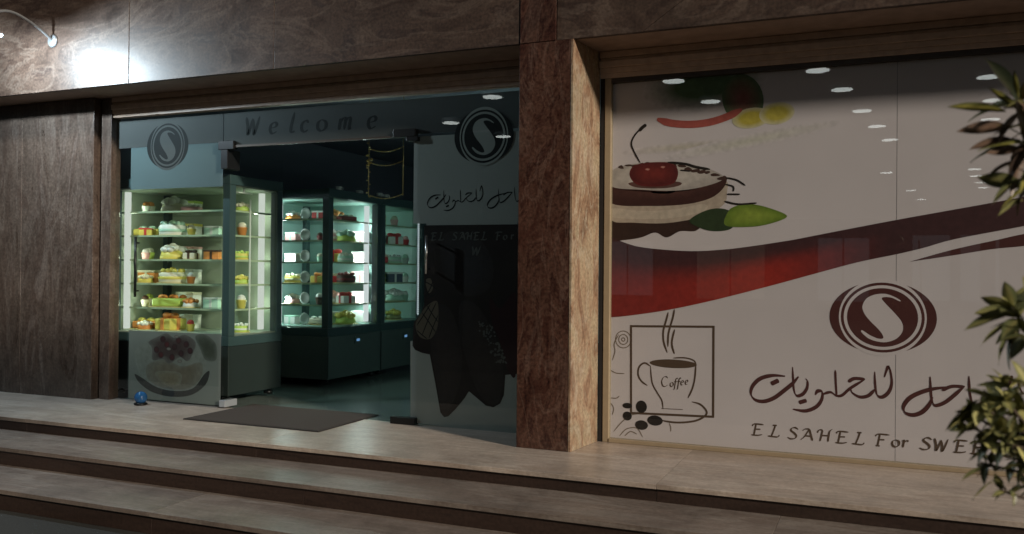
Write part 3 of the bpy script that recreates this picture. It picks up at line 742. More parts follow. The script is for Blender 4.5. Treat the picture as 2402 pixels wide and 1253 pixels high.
# right door leaf (fixed side) with print
dr = panel('glass_door_leaf', 'frosted glass door leaf beside the pillar with logo, Arabic lettering and dark printed picture', -3.66, -2.48, 'door')
loc(MB().box(-3.655, -2.482, 6.500, 6.510, .012, DT - .004), dr).build('pane', 'pane_glass', dr)
zt = atY(966, 525, FY).z
mb = MB(); shape(mb, zr(-3.655, -2.482, zt, DT - .01), FY); loc(mb, dr).build('frosted_film', 'frosted_film', dr)
mb = MB(); shape(mb, to_plane([Vector(p) for p in [(963, 800), (963, 990), (1214, 1026), (1214, 520), (1000, 520), (1000, 800)]], FY + .001), FY + .001); loc(mb, dr).build('frosted_film', 'frosted_film', dr)
cd = atY(1135, 320, FY)
lg = logo(dr, FY - .018, cd.x - dr.location.x, cd.z, .268, .228, 'ink_black', 'frosted_film'); lg.location.y = -dr.location.y
mb = MB(); q0 = atY(1003, 470, FY); q1 = atY(1214, 470, FY)
sc = (atY(1214, 450, FY).x - atY(1003, 470, FY).x) / (1430 - 104) * 1.0
for pts, w in AR[:14]:
    P = smooth([Vector((q0.x + (p[0] - 104) * sc * 1.0, q0.z - .055 - (p[1] - 790) * sc * 1.08 + (p[0] - 104) * sc * .07)) for p in pts], 8)
    P = [p for p in P if p.x < -2.49]
    if len(P) > 2: stroke(mb, P, w * sc * 1.1, FY - .004, math.radians(120))
loc(mb, dr).build('arabic_lettering', 'ink_black', dr)
DC = crop(950, 500, 2.507)
def dp(l, k=5): return to_plane(smooth([Vector(DC(p)) for p in l], k, True), FY)
def dpl(l): return to_plane([Vector(DC(p)) for p in l], FY)
mb = MB()
shape(mb, dpl([(112, 72), (664, 66), (664, 945), (590, 952), (582, 1070), (560, 1120), (520, 1142), (475, 1132), (420, 1085), (376, 1048), (350, 1090), (300, 1150), (255, 1195), (230, 1200), (208, 1172), (180, 1010), (146, 832), (100, 822), (60, 805), (44, 780), (52, 640), (95, 590), (112, 540)]), FY - .003)
loc(mb, dr).build('dark_picture_print', 'ink_dark_choc', dr)
mb = MB(); DK = (.022, .017, .016)
def pod(l, cc, lay): soft(dp(l, 4), cc, DK, FY - .0032 - lay * .0003, .5)
pod([(150, 560), (260, 560), (330, 760), (330, 960), (290, 1100), (235, 1190), (212, 1150), (180, 960), (150, 780)], (.034, .025, .023), 0)
pod([(330, 520), (440, 560), (560, 800), (580, 960), (560, 1090), (520, 1130), (440, 1070), (370, 900), (320, 700)], (.031, .024, .022), 1)
pod([(230, 120), (420, 140), (520, 300), (480, 460), (330, 480), (220, 330)], (.026, .024, .028), 2)
loc(mb, dr).build('chocolate_print', 'print_ink', dr)
mb = MB(); shape(mb, dp([(500, 500), (560, 560), (655, 480), (655, 930), (610, 930), (560, 760), (510, 640)]), FY - .0036); loc(mb, dr).build('wine_red_print', 'ink_wine', dr)
mb = MB(); shape(mb, dp([(62, 655), (95, 590), (130, 545), (190, 520), (195, 640), (175, 710), (140, 742), (85, 725)]), FY - .0036)
shape(mb, dp([(120, 400), (150, 385), (165, 440), (140, 470)]), FY - .0036)
loc(mb, dr).build('pale_slice_print', 'ink_tan', dr)
mb = MB()
for l in [[(100, 585), (140, 640), (180, 700)], [(130, 545), (165, 600), (195, 640)], [(185, 525), (140, 620), (100, 720)], [(150, 535), (110, 600), (70, 660)], [(195, 600), (165, 670), (140, 738)], [(70, 690), (100, 715), (130, 740)], [(125, 370), (120, 440), (150, 490), (185, 470)], [(170, 380), (150, 440), (115, 500)], [(110, 400), (150, 420), (190, 450)]]:
    stroke(mb, to_plane(smooth([Vector(DC(p)) for p in l], 5), FY), .009, FY - .0045)
loc(mb, dr).build('lattice_print', 'ink_black', dr)
mb = MB()
for k in range(90):
    t = random.random(); s_ = random.uniform(-1, 1)
    u = 465 + 105 * t + s_ * (42 - 10 * t); v = 650 + 235 * t + random.uniform(-12, 12)
    q = atY(*DC((u, v)), FY); r = random.uniform(.005, .011); shape(mb, ell((q.x, q.z), r, r, 7), FY - .0042 - .00002 * k)
loc(mb, dr).build('speckle_print', 'ink_pale', dr)
xq = atY(1012, 560, FY)
for k, ch in enumerate('EL SAHEL For SW'):
    if ch != ' ' and xq.x + k * .064 < -2.54:
        mb = MB(); write(mb, ch, xq.x + k * .066, xq.z - .012, .062, .014, FY - .004, 1.0); loc(mb, dr).build('letter', 'ink_pale', dr)
mb = MB(); q = atY(1108, 598, FY); write(mb, 'W', q.x, q.z, .07, .018, FY - .004); loc(mb, dr).build('letter', 'ink_pale', dr)
hx = atY(1000, 600, 6.44).x
loc(MB().tube([(hx, 6.44, 1.28), (hx, 6.44, 1.60)], .012).tube([(hx, 6.44, 1.32), (hx, 6.502, 1.32)], .008).tube([(hx, 6.44, 1.56), (hx, 6.502, 1.56)], .008), dr).build('door_handle', 'steel', dr)
a = atY(922, 292, 6.48); b = atY(974, 312, 6.48)
loc(MB().box(a.x, b.x, 6.478, 6.535, DT - .012, DT + .055).box(-3.71, -3.60, 6.480, 6.533, DT - .05, DT - .012), dr).build('patch_fitting', 'black_metal', dr, .004)
a = atY(916, 985, 6.48)
loc(MB().box(a.x, -3.60, 6.470, 6.545, 0, .06), dr).build('patch_fitting', 'black_metal', dr, .004)

# open door leaf edge by the left panel: swung inwards
od = thing('open_glass_door', 'clear glass door swung open against the left display cabinet', 'door', (-5.66, 6.51, 0))
MB().box(-.012, 0, .0, .85, .075, DT - .03).build('pane', 'pane_glass', od)
MB().box(-.035, .035, -.02, .15, .012, .075).build('bottom_patch', 'pale_steel', od, .004)
MB().box(-.04, .04, -.025, .15, DT - .21, DT - .03).build('top_patch', 'black_metal', od, .004)
MB().box(-.07, .11, -.03, .03, DT - .03, DT + .05).build('pivot_bracket', 'black_metal', od, .004)

# ================================================================== DOORMAT, BALL
mc = [atZ(*p, 0) for p in [(440, 984), (580, 955), (896, 974), (745, 1012)]]
mat_ = thing('doormat', 'flat dark brown doormat lying in the doorway', 'doormat', (-4.84, 6.34, 0))
MB().box(-.68, .68, -.45, .43, .0, .012).build('pile', 'mat_rubber', mat_, .003)
mb = MB()
for y0_, y1_ in ((-.47, -.45), (.43, .45)): mb.box(-.70, .70, y0_, y1_, 0, .009)
for x0_, x1_ in ((-.70, -.68), (.68, .70)): mb.box(x0_, x1_, -.45, .43, 0, .009)
mb.build('border', 'seal_dark', mat_)
bq = atZ(330, 950, 0)
bl = thing('door_weight', 'small shiny blue round weight on the platform by the left panel', 'door weight', (bq.x, bq.y, 0))
MB().lathe([(.05, 0), (.062, .008), (.062, .018), (.045, .024)], n=20).build('base_ring', 'black_metal', bl)
MB().ball((0, 0, .070), .060, n=20, m=12).build('globe', 'blue_plastic', bl)

# ================================================================== DISPLAY CABINETS
CTOP, WB, WT = 2.21, .66, 2.115
def cabinet(label, x0, x1, y0, y1, tube, lamps, light_col, power, lining, shelves=5, fw=.085, base='cabinet_dark'):
    t = thing('display_cabinet', label, 'display cabinet', ((x0 + x1) / 2, (y0 + y1) / 2, 0), 'lit upright cake display cabinets')
    def B(mb, n, m, bevel=0.0): return loc(mb, t).build(n, m, t, bevel)
    B(MB().box(x0, x1, y0, y1, .09, WB - .095), 'lower_body', base, .006)
    B(MB().box(x0 - .003, x1 + .003, y0 - .003, y1 + .003, WB - .093, WB), 'sill_frame', 'cabinet_paint', .004)
    B(MB().box(x0 - .003, x1 + .003, y0 - .003, y1 + .003, WT, CTOP), 'top_frame', 'cabinet_paint', .006)
    for px in (x0, x1 - fw):
        for py in (y0, y1 - fw):
            B(MB().box(px, px + fw, py, py + fw, WB, WT), 'corner_post', 'cabinet_paint', .004)
    B(MB().box(x0 + .004, x0 + .02, y0 + fw, y1 - fw, WB, WT), 'side_lining', lining)
    B(MB().box(x0 + fw, x1 - fw, y1 - .02, y1 - .004, WB, WT), 'back_lining', lining)
    B(MB().box(x0 + .02, x1 - .02, y0 + .02, y1 - .02, WT - .012, WT - .002), 'ceiling_lining', lining)
    B(MB().box(x0 + .02, x1 - .02, y0 + .02, y1 - .02, WB, WB + .012), 'deck', lining)
    B(MB().box(x0 + fw, x1 - fw, y0 + .02, y0 + .025, WB, WT), 'pane', 'cabinet_glass')
    B(MB().box(x1 - .025, x1 - .02, y0 + fw, y1 - fw, WB, WT), 'pane', 'cabinet_glass')
    zs = [WB + .012]
    for k in range(shelves):
        z = WB + (WT - WB) * (k + 1) / (shelves + 1); zs.append(z + .008)
        s = B(MB().box(x0 + .03, x1 - .10, y0 + .10, y1 - .03, z, z + .008), 'shelf', 'shelf_glass')
        e = MB().box(x0 + .03, x1 - .10, y0 + .092, y0 + .099, z - .006, z + .012).box(x1 - .099, x1 - .092, y0 + .10, y1 - .03, z - .006, z + .012)
        e = loc(e, t).build('shelf_edge', 'shelf_edge', s)
    for (tx, ty) in lamps:
        B(MB().tube([(tx, ty, WB + .03), (tx, ty, WT - .03)], .032, 12), 'light_tube', tube)
    # the tubes' own light
    for (tx, ty) in lamps:
        cx, cy = (x0 + x1) / 2, (y0 + y1) / 2
        d = Vector((cx - tx, cy - ty, 0)).normalized()
        for zz in (.95, 1.4, 1.85):
            L = bpy.data.lights.new('tube_glow', 'POINT'); L.energy = power / 3; L.color = light_col; L.shadow_soft_size = .03
            lo = bpy.data.objects.new('tube_glow', L); COL.objects.link(lo); lo.parent = t
            lo.location = (tx + d.x * .055 - t.location.x, ty + d.y * .055 - t.location.y, zz)
    for px in (x0 + .09, x1 - .09):
        for py in (y0 + .09, y1 - .09):
            B(MB().lathe([(.038, -.018), (.045, -.01), (.045, .01), (.038, .018)], (px, py, .045)).tube([(px, py, .05), (px, py, .092)], .02), 'caster', 'black_metal')
    return t, zs
C1 = (-7.26, -5.71, 6.63, 7.43)
C2 = (-6.72, -5.60, 8.10, 9.205)
C3 = (-6.72, -5.60, 9.215, 10.32)
GRN = (.90, 1.0, .76); CYN = (.80, 1.0, .97)
tx1 = atY(299, 600, 6.72).x
cab1, z1 = cabinet('lit display cabinet behind the left glass panel with yellow green glow', *C1, 'tube_warm', [(tx1, 6.72), (C1[1] - .14, 7.27)], GRN, 5.6, 'cabinet_lining', base='cabinet_dark_shaded')
cab2, z2 = cabinet('lit display cabinet standing just behind the doorway with white plates', *C2, 'tube_cool', [(-5.72, 9.06), (C2[0] + .35, 8.24)], CYN, 19.0, 'cabinet_lining_dim')
cab3, z3 = cabinet('lit display cabinet farthest back along the shop wall', *C3, 'tube_cool', [(C3[0] + .2, 9.36)], CYN, 17.0, 'cabinet_lining_dim')
fill_cabinet, z4 = cabinet('unseen lit cabinet added behind the printed window to brighten the shop interior', -2.5, -1.4, 7.7, 9.7, 'tube_cool', [(-1.54, 7.9), (-1.54, 9.4)], CYN, 26.0, 'cabinet_lining'); fill_cabinet.rotation_euler.z = PI  # hidden cabinet added as fill light for the dark interior
# dotted LED string on the far cabinet
lp = [atX(980, v, -5.585) for v in (516, 736)]
t = cab3
mb = MB(); n = 44
for k in range(n):
    z = lp[0].z + (lp[1].z - lp[0].z) * k / (n - 1); mb.ball((-5.57, lp[0].y, z), .013, n=6, m=4)
loc(mb, t).build('led_string', 'led_dots', t)
loc(MB().box(-5.59, -5.582, lp[0].y - .012, lp[0].y + .012, lp[1].z, lp[0].z), t).build('led_channel', 'pale_steel', t)
# cabinet 1 door handle and pull rail
hx = atY(320, 640, 6.60).x
loc(MB().tube([(hx, 6.585, 1.02), (hx, 6.585, 1.62)], .013).tube([(hx, 6.585, 1.08), (hx, 6.632, 1.08)], .009).tube([(hx, 6.585, 1.56), (hx, 6.632, 1.56)], .009), cab1).build('door_handle', 'black_metal', cab1)
rq = atX(585, 600, -5.8)
loc(MB().box(-5.80, -5.79, rq.y - .008, rq.y + .008, .70, 2.0), cab1).build('shelf_upright', 'porcelain', cab1)
loc(MB().tube([(-5.77, 6.9, 2.112), (-5.77, 6.9, 2.06)], .009).box(-5.79, -5.75, 6.80, 7.0, 2.05, 2.06), cab1).build('lamp_bracket', 'porcelain', cab1)
for cab, (u, v), xx_ in ((cab2, (838, 797), -5.6), (cab3, (950, 788), -5.6)):
    q = atX(u, v, xx_)
    d = loc(MB().box(xx_, xx_ + .012, q.y - .06, q.y + .06, q.z - .04, q.z + .04), cab).build('control_panel', 'cabinet_top', cab, .003)
    loc(MB().box(xx_ + .012, xx_ + .015, q.y - .030, q.y + .030, q.z - .014, q.z + .014), cab).build('display', 'display_blue', d)
    loc(MB().box(xx_ + .001, xx_ + .004, cab.location.y - .552, cab.location.y - .545, .10, WB - .1), cab).build('door_gap', 'seal_dark', cab)

# ------------------------------------------------------------------ cakes and boxes
ORD = ['bottom deck', 'second level', 'third level', 'fourth level', 'fifth level', 'top level']
def cake(x, y, z, kind, a, b, sc_, label, grp, rz=0.0):
    """kind: round / loaf / bow / plate / box / cup"""
    nm = {'round': 'layer_cake', 'loaf': 'loaf_cake', 'bow': 'gift_cake', 'plate': 'dessert_plate', 'box': 'sweet_box', 'cup': 'dessert_cup', 'rose': 'rosette_cake'}[kind]
    t = thing(nm, label, 'plate' if kind == 'plate' else ('box' if kind == 'box' else ('cup' if kind == 'cup' else 'cake')), (x, y, z), grp, rz)
    s = sc_
    if kind in ('round', 'rose', 'bow', 'loaf'):
        if kind == 'loaf': MB().box(-.15 * s, .15 * s, -.09 * s, .09 * s, 0, .008).build('cake_board', 'cake_board', t)
        else: MB().lathe([(.125 * s, 0), (.13 * s, .004), (.125 * s, .008)], n=20).build('cake_board', 'cake_board', t)
    if kind == 'round':
        MB().lathe([(.105 * s, .008), (.11 * s, .015), (.11 * s, .085 * s), (.10 * s, .095 * s), (.03 * s, .097 * s)], n=20).build('sponge', a, t)
        mb = MB()
        for k in range(9): mb.ball((.08 * s * math.cos(k * .698), .08 * s * math.sin(k * .698), .105 * s), .022 * s, n=8, m=5)
        mb.ball((0, 0, .11 * s), .03 * s, n=8, m=5); mb.build('icing', b, t)
        MB().lathe([(.111 * s, .035 * s), (.1135 * s, .04 * s), (.1135 * s, .055 * s), (.111 * s, .06 * s)], n=20).build('ribbon', b, t)
    elif kind == 'rose':
        MB().lathe([(.10 * s, .008), (.105 * s, .02), (.09 * s, .07 * s), (.05 * s, .08 * s)], n=18).build('sponge', a, t)
        mb = MB()
        for k in range(11):
            r = 0 if k == 0 else (.045 if k < 5 else .08); q = k * 1.9
            mb.ball((r * s * math.cos(q), r * s * math.sin(q), (.115 - r * .35) * s), .034 * s, sz=.85, n=8, m=6)
        mb.build('icing_rosettes', b, t)
    elif kind == 'bow':
        MB().box(-.09 * s, .09 * s, -.09 * s, .09 * s, .008, .10 * s).build('sponge', a, t, .01 * s)
        MB().box(-.094 * s, .094 * s, -.018 * s, .018 * s, .008, .104 * s).box(-.018 * s, .018 * s, -.094 * s, .094 * s, .009, .105 * s).build('ribbon', b, t)
        MB().ball((-.05 * s, 0, .125 * s), .045 * s, 1, .5, .55, n=10).ball((.05 * s, 0, .125 * s), .045 * s, 1, .5, .55, n=10).ball((0, 0, .125 * s), .02 * s, n=8).build('bow', b, t)
    elif kind == 'loaf':
        MB().box(-.135 * s, .135 * s, -.075 * s, .075 * s, .008, .075 * s).build('sponge', a, t, .014 * s)
        mb = MB()
        for k in range(5): mb.ball((-.1 * s + .05 * s * k, (-.02 if k % 2 else .02) * s, .083 * s), .032 * s, sz=.7, n=8, m=5)
        mb.build('icing', b, t)
    elif kind == 'plate':
        # upright round dessert plate on a small stand
        mb = MB().lathe([(.012, -.006), (.06 * s, -.004), (.092 * s, .010), (.095 * s, .016), (.06 * s, .004), (.01, .002)], n=22)
        mb.v = [(p[0], -p[2] * .95 + .0, p[1] + .10 * s) for p in mb.v]
        mb.build('plate_disc', a, t)
        MB().box(-.04 * s, .04 * s, -.02, .05, 0, .008).box(-.006, .006, .01, .02, .008, .10 * s).build('stand', b, t)
    elif kind == 'box':
        MB().box(-.09 * s, .09 * s, -.06 * s, .06 * s, 0, .10 * s).build('carton', a, t, .004)
        MB().box(-.093 * s, .093 * s, -.063 * s, .063 * s, .10 * s, .122 * s).build('lid', b, t, .004)
        MB().box(-.012, .012, -.0645 * s, .0645 * s, .004, .1235 * s).build('ribbon', b, t)
    elif kind == 'cup':
        MB().lathe([(.028 * s, 0), (.032 * s, .004), (.045 * s, .07 * s), (.047 * s, .072 * s), (.02 * s, .072 * s)], n=14).build('cup_body', a, t)
        MB().ball((0, 0, .085 * s), .036 * s, sz=.9, n=10).build('whipped_topping', b, t)
    return t
names = dict(cake_cream='cream', cake_white='white', cake_yellow='yellow', cake_lime='lime green', cake_red='red', cake_darkred='dark red', cake_choc='chocolate', cake_orange='orange', cake_pink='pink', cake_mint='mint green', cake_navy='navy', cake_olive='olive', cake_board='gold', cake_silver='silver', porcelain='white')
kn = dict(round='round cake', loaf='loaf cake', bow='gift cake', plate='upright plate', box='carton', cup='dessert cup', rose='rosette cake')
used = set()
def put(cabn, zs, lev, x, y, kind, a, b, s, where, rz=0.0):
    a = a if a == 'porcelain' else 'cake_' + a; b = b if b == 'porcelain' else 'cake_' + b
    lb = f'{names[a]} and {names[b]} {kn[kind]}, {ORD[lev]}{where}, {cabn}'
    cake(x, y, zs[lev], kind, a, b, s, lb, 'sweets in the display cabinets', rz)
# cabinet behind the left panel: front column
n1 = 'cabinet behind left panel'
tab = ['bow', 'loaf', 'round', 'rose', 'round', 'rose']
cols = [('yellow', 'orange'), ('lime', 'orange'), ('cream', 'yellow'), ('yellow', 'white'), ('white', 'mint'), ('cream', 'white')]
for L in range(6):
    xc = atY(408, 640, 6.95).x
    put(n1, z1, L, xc + random.uniform(-.02, .02), 6.93, tab[L], *cols[L], 1.22, ' front', random.uniform(-.3, .3))
cols = [('orange', 'yellow'), ('cream', 'lime'), ('orange', 'cream'), ('lime', 'white'), ('yellow', 'mint'), ('white', 'orange')]
for L in range(6):
    xc = atY(365, 640, 6.98).x
    put(n1, z1, L, xc - .10, 7.0, ['loaf', 'cup', 'box', 'cup', 'loaf', 'cup'][L], *cols[L], 1.1, ' by tube', .2)
cols = [('white', 'white'), ('white', 'cream'), ('white', 'silver'), ('white', 'pink'), ('white', 'yellow'), ('white', 'lime')]
for L in range(6):
    xc = atY(420, 640, 7.2).x
    put(n1, z1, L, xc + .08, 7.26, 'box', *cols[L], 1.2, ' at the back', .1)
cols = [('yellow', 'red'), ('white', 'orange'), ('orange', 'white'), ('cream', 'choc'), ('yellow', 'cream'), ('pink', 'white')]
for L in range(6):
    put(n1, z1, L, atY(448, 640, 6.9).x, 6.90, ['cup', 'rose', 'cup', 'bow', 'cup', 'loaf'][L], *cols[L], [1.0, .75, 1.0, .7, 1.0, .7][L], ' beside front cake', .3)
    put(n1, z1, L, atY(345, 640, 6.9).x, 6.88, ['rose', 'cup', 'rose', 'cup', 'box', 'cup'][L], *cols[(L + 2) % 6], [.7, 1.0, .7, 1.0, .7, 1.0][L], ' behind handle', .6)
cols = [('lime', 'white'), ('yellow', 'white'), ('lime', 'yellow'), ('yellow', 'lime'), ('orange', 'cream'), ('lime', 'cream')]
for L in range(6):
    q = atX(561, 640, -5.88)
    put(n1, z1, L, -5.90, q.y + .06, ['round', 'cup', 'rose', 'round', 'cup', 'rose'][L], *cols[L], .72 if L not in (1, 4) else 1.2, ' near door')
for L in (1, 3, 4):
    put(n1, z1, L, atY(495, 640, 7.0).x, 7.02, 'box', 'orange' if L == 3 else 'mint', 'choc' if L == 3 else 'silver', .85, ' in the middle', .4)
# cabinet behind the doorway
n2 = 'cabinet behind doorway'
xp = atY(716, 620, 8.32).x
for L in range(6):
    put(n2, z2, L, xp, 8.33, 'plate', 'porcelain', ['silver', 'mint', 'cream', 'white', 'pink', 'yellow'][L], .72, ' front')
xq = atY(742, 620, 8.42).x
for L, kind, a, b, s in [(0, 'loaf', 'cream', 'white', .95), (1, 'cup', 'choc', 'white', 1.1), (2, 'bow', 'yellow', 'orange', .85), (3, 'cup', 'mint', 'cream', .9), (4, 'cup', 'darkred', 'choc', .9), (5, 'box', 'red', 'white', .9)]:
    put(n2, z2, L, xq + .02, 8.46, kind, a, b, s, ' at the corner')
xq = atY(684, 620, 8.40).x
for L, kind, a, b in [(0, 'box', 'white', 'mint'), (1, 'rose', 'pink', 'white'), (2, 'round', 'yellow', 'cream'), (3, 'box', 'silver', 'white'), (4, 'box', 'pink', 'mint'), (5, 'rose', 'orange', 'white')]:
    put(n2, z2, L, xq, 8.42, kind, a, b, .85, ' by left post')
yq = atX(812, 620, -5.76).y
for L, kind, a, b, s in [(0, 'rose', 'lime', 'yellow', 1.15), (1, 'bow', 'white', 'red', .95), (2, 'round', 'choc', 'darkred', 1.0), (4, 'rose', 'lime', 'mint', 1.05), (5, 'loaf', 'darkred', 'cream', .8)]:
    put(n2, z2, L, -5.80, yq + .06, kind, a, b, s, ' on the side', 1.2)
put(n2, z2, 3, -5.80, yq + .05, 'round', 'mint', 'white', .85, ' on the side')
yq = atX(852, 620, -5.80).y
for L, a in [(0, 'white'), (1, 'pink'), (2, 'white'), (3, 'pink'), (4, 'white')]:
    put(n2, z2, L, -5.86, yq + .03, 'box', a, 'pink' if L in (2, 4) else 'white', 1.15, ' by bright tube', .5)
n3 = 'cabinet farthest back'
yq = atX(932, 620, -5.76).y
for L, kind, a, b, s in [(0, 'rose', 'olive', 'yellow', 1.0), (1, 'rose', 'mint', 'white', 1.2), (2, 'box', 'navy', 'silver', 1.1), (3, 'round', 'mint', 'silver', .9), (4, 'bow', 'white', 'red', 1.05), (5, 'cup', 'pink', 'cream', 1.2)]:
    put(n3, z3, L, -5.80, yq - .02, kind, a, b, s, ' in the middle', .9)
for L, kind, a, b in [(1, 'cup', 'mint', 'white'), (2, 'cup', 'white', 'mint'), (4, 'cup', 'red', 'pink'), (3, 'cup', 'silver', 'mint')]:
    put(n3, z3, L, -5.78, yq + .24, kind, a, b, 1.1, ' towards the back')
for L in range(6):
    put(n2, z2, L, -6.02, 8.80, ['box', 'rose', 'loaf', 'bow', 'round', 'rose'][L], ['mint', 'white', 'red', 'yellow', 'pink', 'cream'][L], ['white', 'pink', 'cream', 'red', 'white', 'orange'][L], 1.1, ' deep inside', .5)
    put(n3, z3, L, -6.0, 9.75, ['rose', 'box', 'round', 'loaf', 'rose', 'box'][L], ['cream', 'white', 'lime', 'red', 'mint', 'yellow'][L], ['white', 'red', 'white', 'cream', 'white', 'orange'][L], 1.15, ' deep inside', .4)
for k, (u, v, xo) in enumerate([(795, 447, -5.75), (842, 455, -5.78), (890, 460, -5.74), (905, 461, -5.76)]):
    q = atX(u, v, xo); yy = q.y
    t = thing('small_cup', ['small white cup at the near corner on top of the doorway cabinet', 'small white cup midway along the top of the doorway cabinet', 'small white cup at the far end on top of the doorway cabinet', 'small white cup on top of the farthest display cabinet'][k], 'cup', (xo, yy, CTOP), 'cups on the cabinets')
    MB().lathe([(.022, 0), (.035, .03), (.038, .06), (.03, .06), (.025, .02)], n=14).build('cup_body', 'porcelain', t)
    MB().tube([(.036, 0, .05), (.055, 0, .045), (.055, 0, .025), (.032, 0, .018)], .005, 6).build('handle', 'porcelain', t)

# gold garland hanging in the doorway
ga = atY(866, 312, 7.6); gb = atY(945, 460, 7.6)
g = thing('gold_garland', 'thin gold garland of leaves and beads hanging behind the doorway', 'garland', (ga.x, 7.6, 0))
mb = MB().tube([(0, 0, 3.1), (0, 0, gb.z)], .003, 5); mb.build('string', 'gold', g)
mb = MB()
for k in range(16):
    z = ga.z - .02 - k * .042; a = k * 2.1; r = random.uniform(.008, .016)
    mb.ball((r * math.cos(a), r * math.sin(a), z), random.uniform(.007, .016), 1.5, .6, .6, n=7, m=4)
for k in range(7):
    mb.ball((random.uniform(-.03, .03), random.uniform(-.01, .01), ga.z - .30 - random.uniform(-.03, .03)), .013, n=6, m=4)
mb.build('leaf_beads', 'gold', g)
mb = MB(); W_ = gb.x - ga.x
for z in (ga.z - .16, ga.z - .30, gb.z + .02):
    pts = [(W_ * t / 8, 0, z - .04 * math.sin(PI * t / 8)) for t in range(9)]
    mb.tube(pts, .0035, 5)
    for p in pts: mb.ball(p, .008, n=6, m=4)
mb.tube([(W_, 0, 3.1), (W_, 0, gb.z)], .003, 5)
mb.build('swag', 'gold', g)

# ================================================================== FLOOD LAMP ON THE LINTEL
lamp = thing('gooseneck_lamp', 'bright white gooseneck sign lamp reaching out from the left of the lintel', 'lamp', (-7.32, PY, 3.48))
MB().lathe([(.06, 0), (.065, .006), (.05, .02)], n=20).build('wall_plate', 'lamp_housing', lamp).rotation_euler.x = PI / 2
MB().tube(smooth([Vector(p) for p in [(0, 0, 0), (0, -.2, .10), (0, -.45, .16), (0, -.66, .08), (0, -.72, -.02)]], 5), .013, 8).build('arm', 'lamp_housing', lamp)
MB().lathe([(.03, .06), (.05, .04), (.16, -.05), (.17, -.06), (.155, -.05), (.045, .03)], (0, -.72, -.05), 26).build('shade', 'lamp_housing', lamp)
m = emit('bulb_glow', (.93, .98, 1.0), .9); nt = m.node_tree; ad = nt.nodes.new('ShaderNodeAddShader'); tp = nt.nodes.new('ShaderNodeBsdfTransparent'); tp.inputs[0].default_value = (.8, .8, .8, 1)
nt.links.new(nt.nodes['Emission'].outputs[0], ad.inputs[0]); nt.links.new(tp.outputs[0], ad.inputs[1]); nt.links.new(ad.outputs[0], nt.nodes['Material Output'].inputs[0])
MB().ball((0, -.72, -.15), .06, n=20, m=12).tube([(0, -.72, -.11), (0, -.72, -.02)], .02, 10).build('bulb', 'bulb_glow', lamp)
L = bpy.data.lights.new('bulb_light', 'POINT'); L.energy = 320; L.color = (.74, .90, 1.0); L.shadow_soft_size = .04
lo = bpy.data.objects.new('bulb_light', L); COL.objects.link(lo); lo.parent = lamp; lo.location = (0, -.72, -.17)

# ================================================================== POTTED SHRUB
K = .42
BX, BY = .46, 2.13
PZ = GZ
sh = thing('leafy_shrub', 'potted shrub with yellow green and reddish leaves reaching across the right window', 'shrub', (BX, BY, PZ))
pot = tag(MB().lathe([(.14, 0), (.15, .01), (.195, .30), (.215, .30), (.215, .35), (.185, .35), (.175, .31), (.02, .30)], n=28).build('plant_pot', 'terracotta'), 'terracotta pot holding the leafy shrub on the street', 'pot')
pot.location = (BX, BY, PZ)
def SL(p): return (p[0] - BX, p[1] - BY, p[2] - PZ)
def leaf_mesh(name, w, droop, c_mid, c_in, c_edge, tip=1.3):
    mb = MB(); n = 9; vs = []; cs = []; fs = []
    for i in range(n + 1):
        t = i / n; ww = w * (math.sin(PI * min(1, t ** .85)) ** (.8 if tip < 1.2 else 1.0)) + .004
        if i == n: ww = .002
        z = -droop * t * t
        for s, cc in ((-1, c_edge), (-.5, c_in), (0, c_mid), (.5, c_in), (1, c_edge)):
            vs.append((t, s * ww, z + abs(s) * ww * .28 + .012 * math.sin(9 * t + s))); cs.append(mixc(cc, c_edge, .25 * t))
    for i in range(n):
        for j in range(4): fs.append((i * 5 + j, i * 5 + j + 1, (i + 1) * 5 + j + 1, (i + 1) * 5 + j))
    mb.add(vs, fs, cs, True)
    me = bpy.data.meshes.new(name); me.from_pydata(mb.v, [], mb.f); me.update()
    a = me.color_attributes.new('Col', 'FLOAT_COLOR', 'POINT')
    for i, c in enumerate(mb.c): a.data[i].color = (*c, 1)
    for p in me.polygons: p.use_smooth = True
    me.materials.append(MATS['leaf_skin']); return me
LM = {'green': leaf_mesh('leaf', .22, .18, (.36, .34, .13), (.20, .205, .08), (.125, .132, .055)),
      'yellow': leaf_mesh('leaf', .24, .12, (.52, .48, .20), (.38, .365, .135), (.22, .225, .085)),
      'dark': leaf_mesh('leaf', .20, .22, (.20, .185, .07), (.10, .112, .045), (.065, .075, .032)),
      'red': leaf_mesh('leaf', .13, .35, (.20, .13, .09), (.13, .085, .062), (.08, .056, .042)),
      'long': leaf_mesh('leaf', .085, .35, (.34, .30, .07), (.13, .14, .035), (.05, .05, .02))}
def leaf(p0, p1, kind, roll):
    p0, p1 = Vector(p0), Vector(p1); d = p1 - p0; Lg = d.length; d.normalize()
    up = Vector((0, 0, 1)); s = up.cross(d)
    if s.length < .05: s = Vector((0, 1, 0))
    s.normalize(); n = d.cross(s)
    M = Matrix((d, s, n)).transposed().to_4x4() @ Matrix.Rotation(roll, 4, 'X')
    o = bpy.data.objects.new('leaf', LM[kind]); COL.objects.link(o); o.parent = sh
    o.matrix_local = Matrix.Translation(SL(p0)) @ M @ Matrix.Scale(Lg, 4)
stem_pts = [(BX, BY, PZ + .28), (BX - .01, BY + .01, .3), (BX - .01, BY, .8), (BX - .02, BY, 1.25), (BX - .04, BY, 1.7)]
MB().tube([SL(p) for p in smooth([Vector(p) for p in stem_pts], 5)], [.016] * 11 + [.010] * 10, 8).build('trunk', 'bark', sh)
MB().lathe([(.17, 0), (.172, .01), (.02, .02)], (0, 0, .305), 24).build('soil', 'soil', sh)
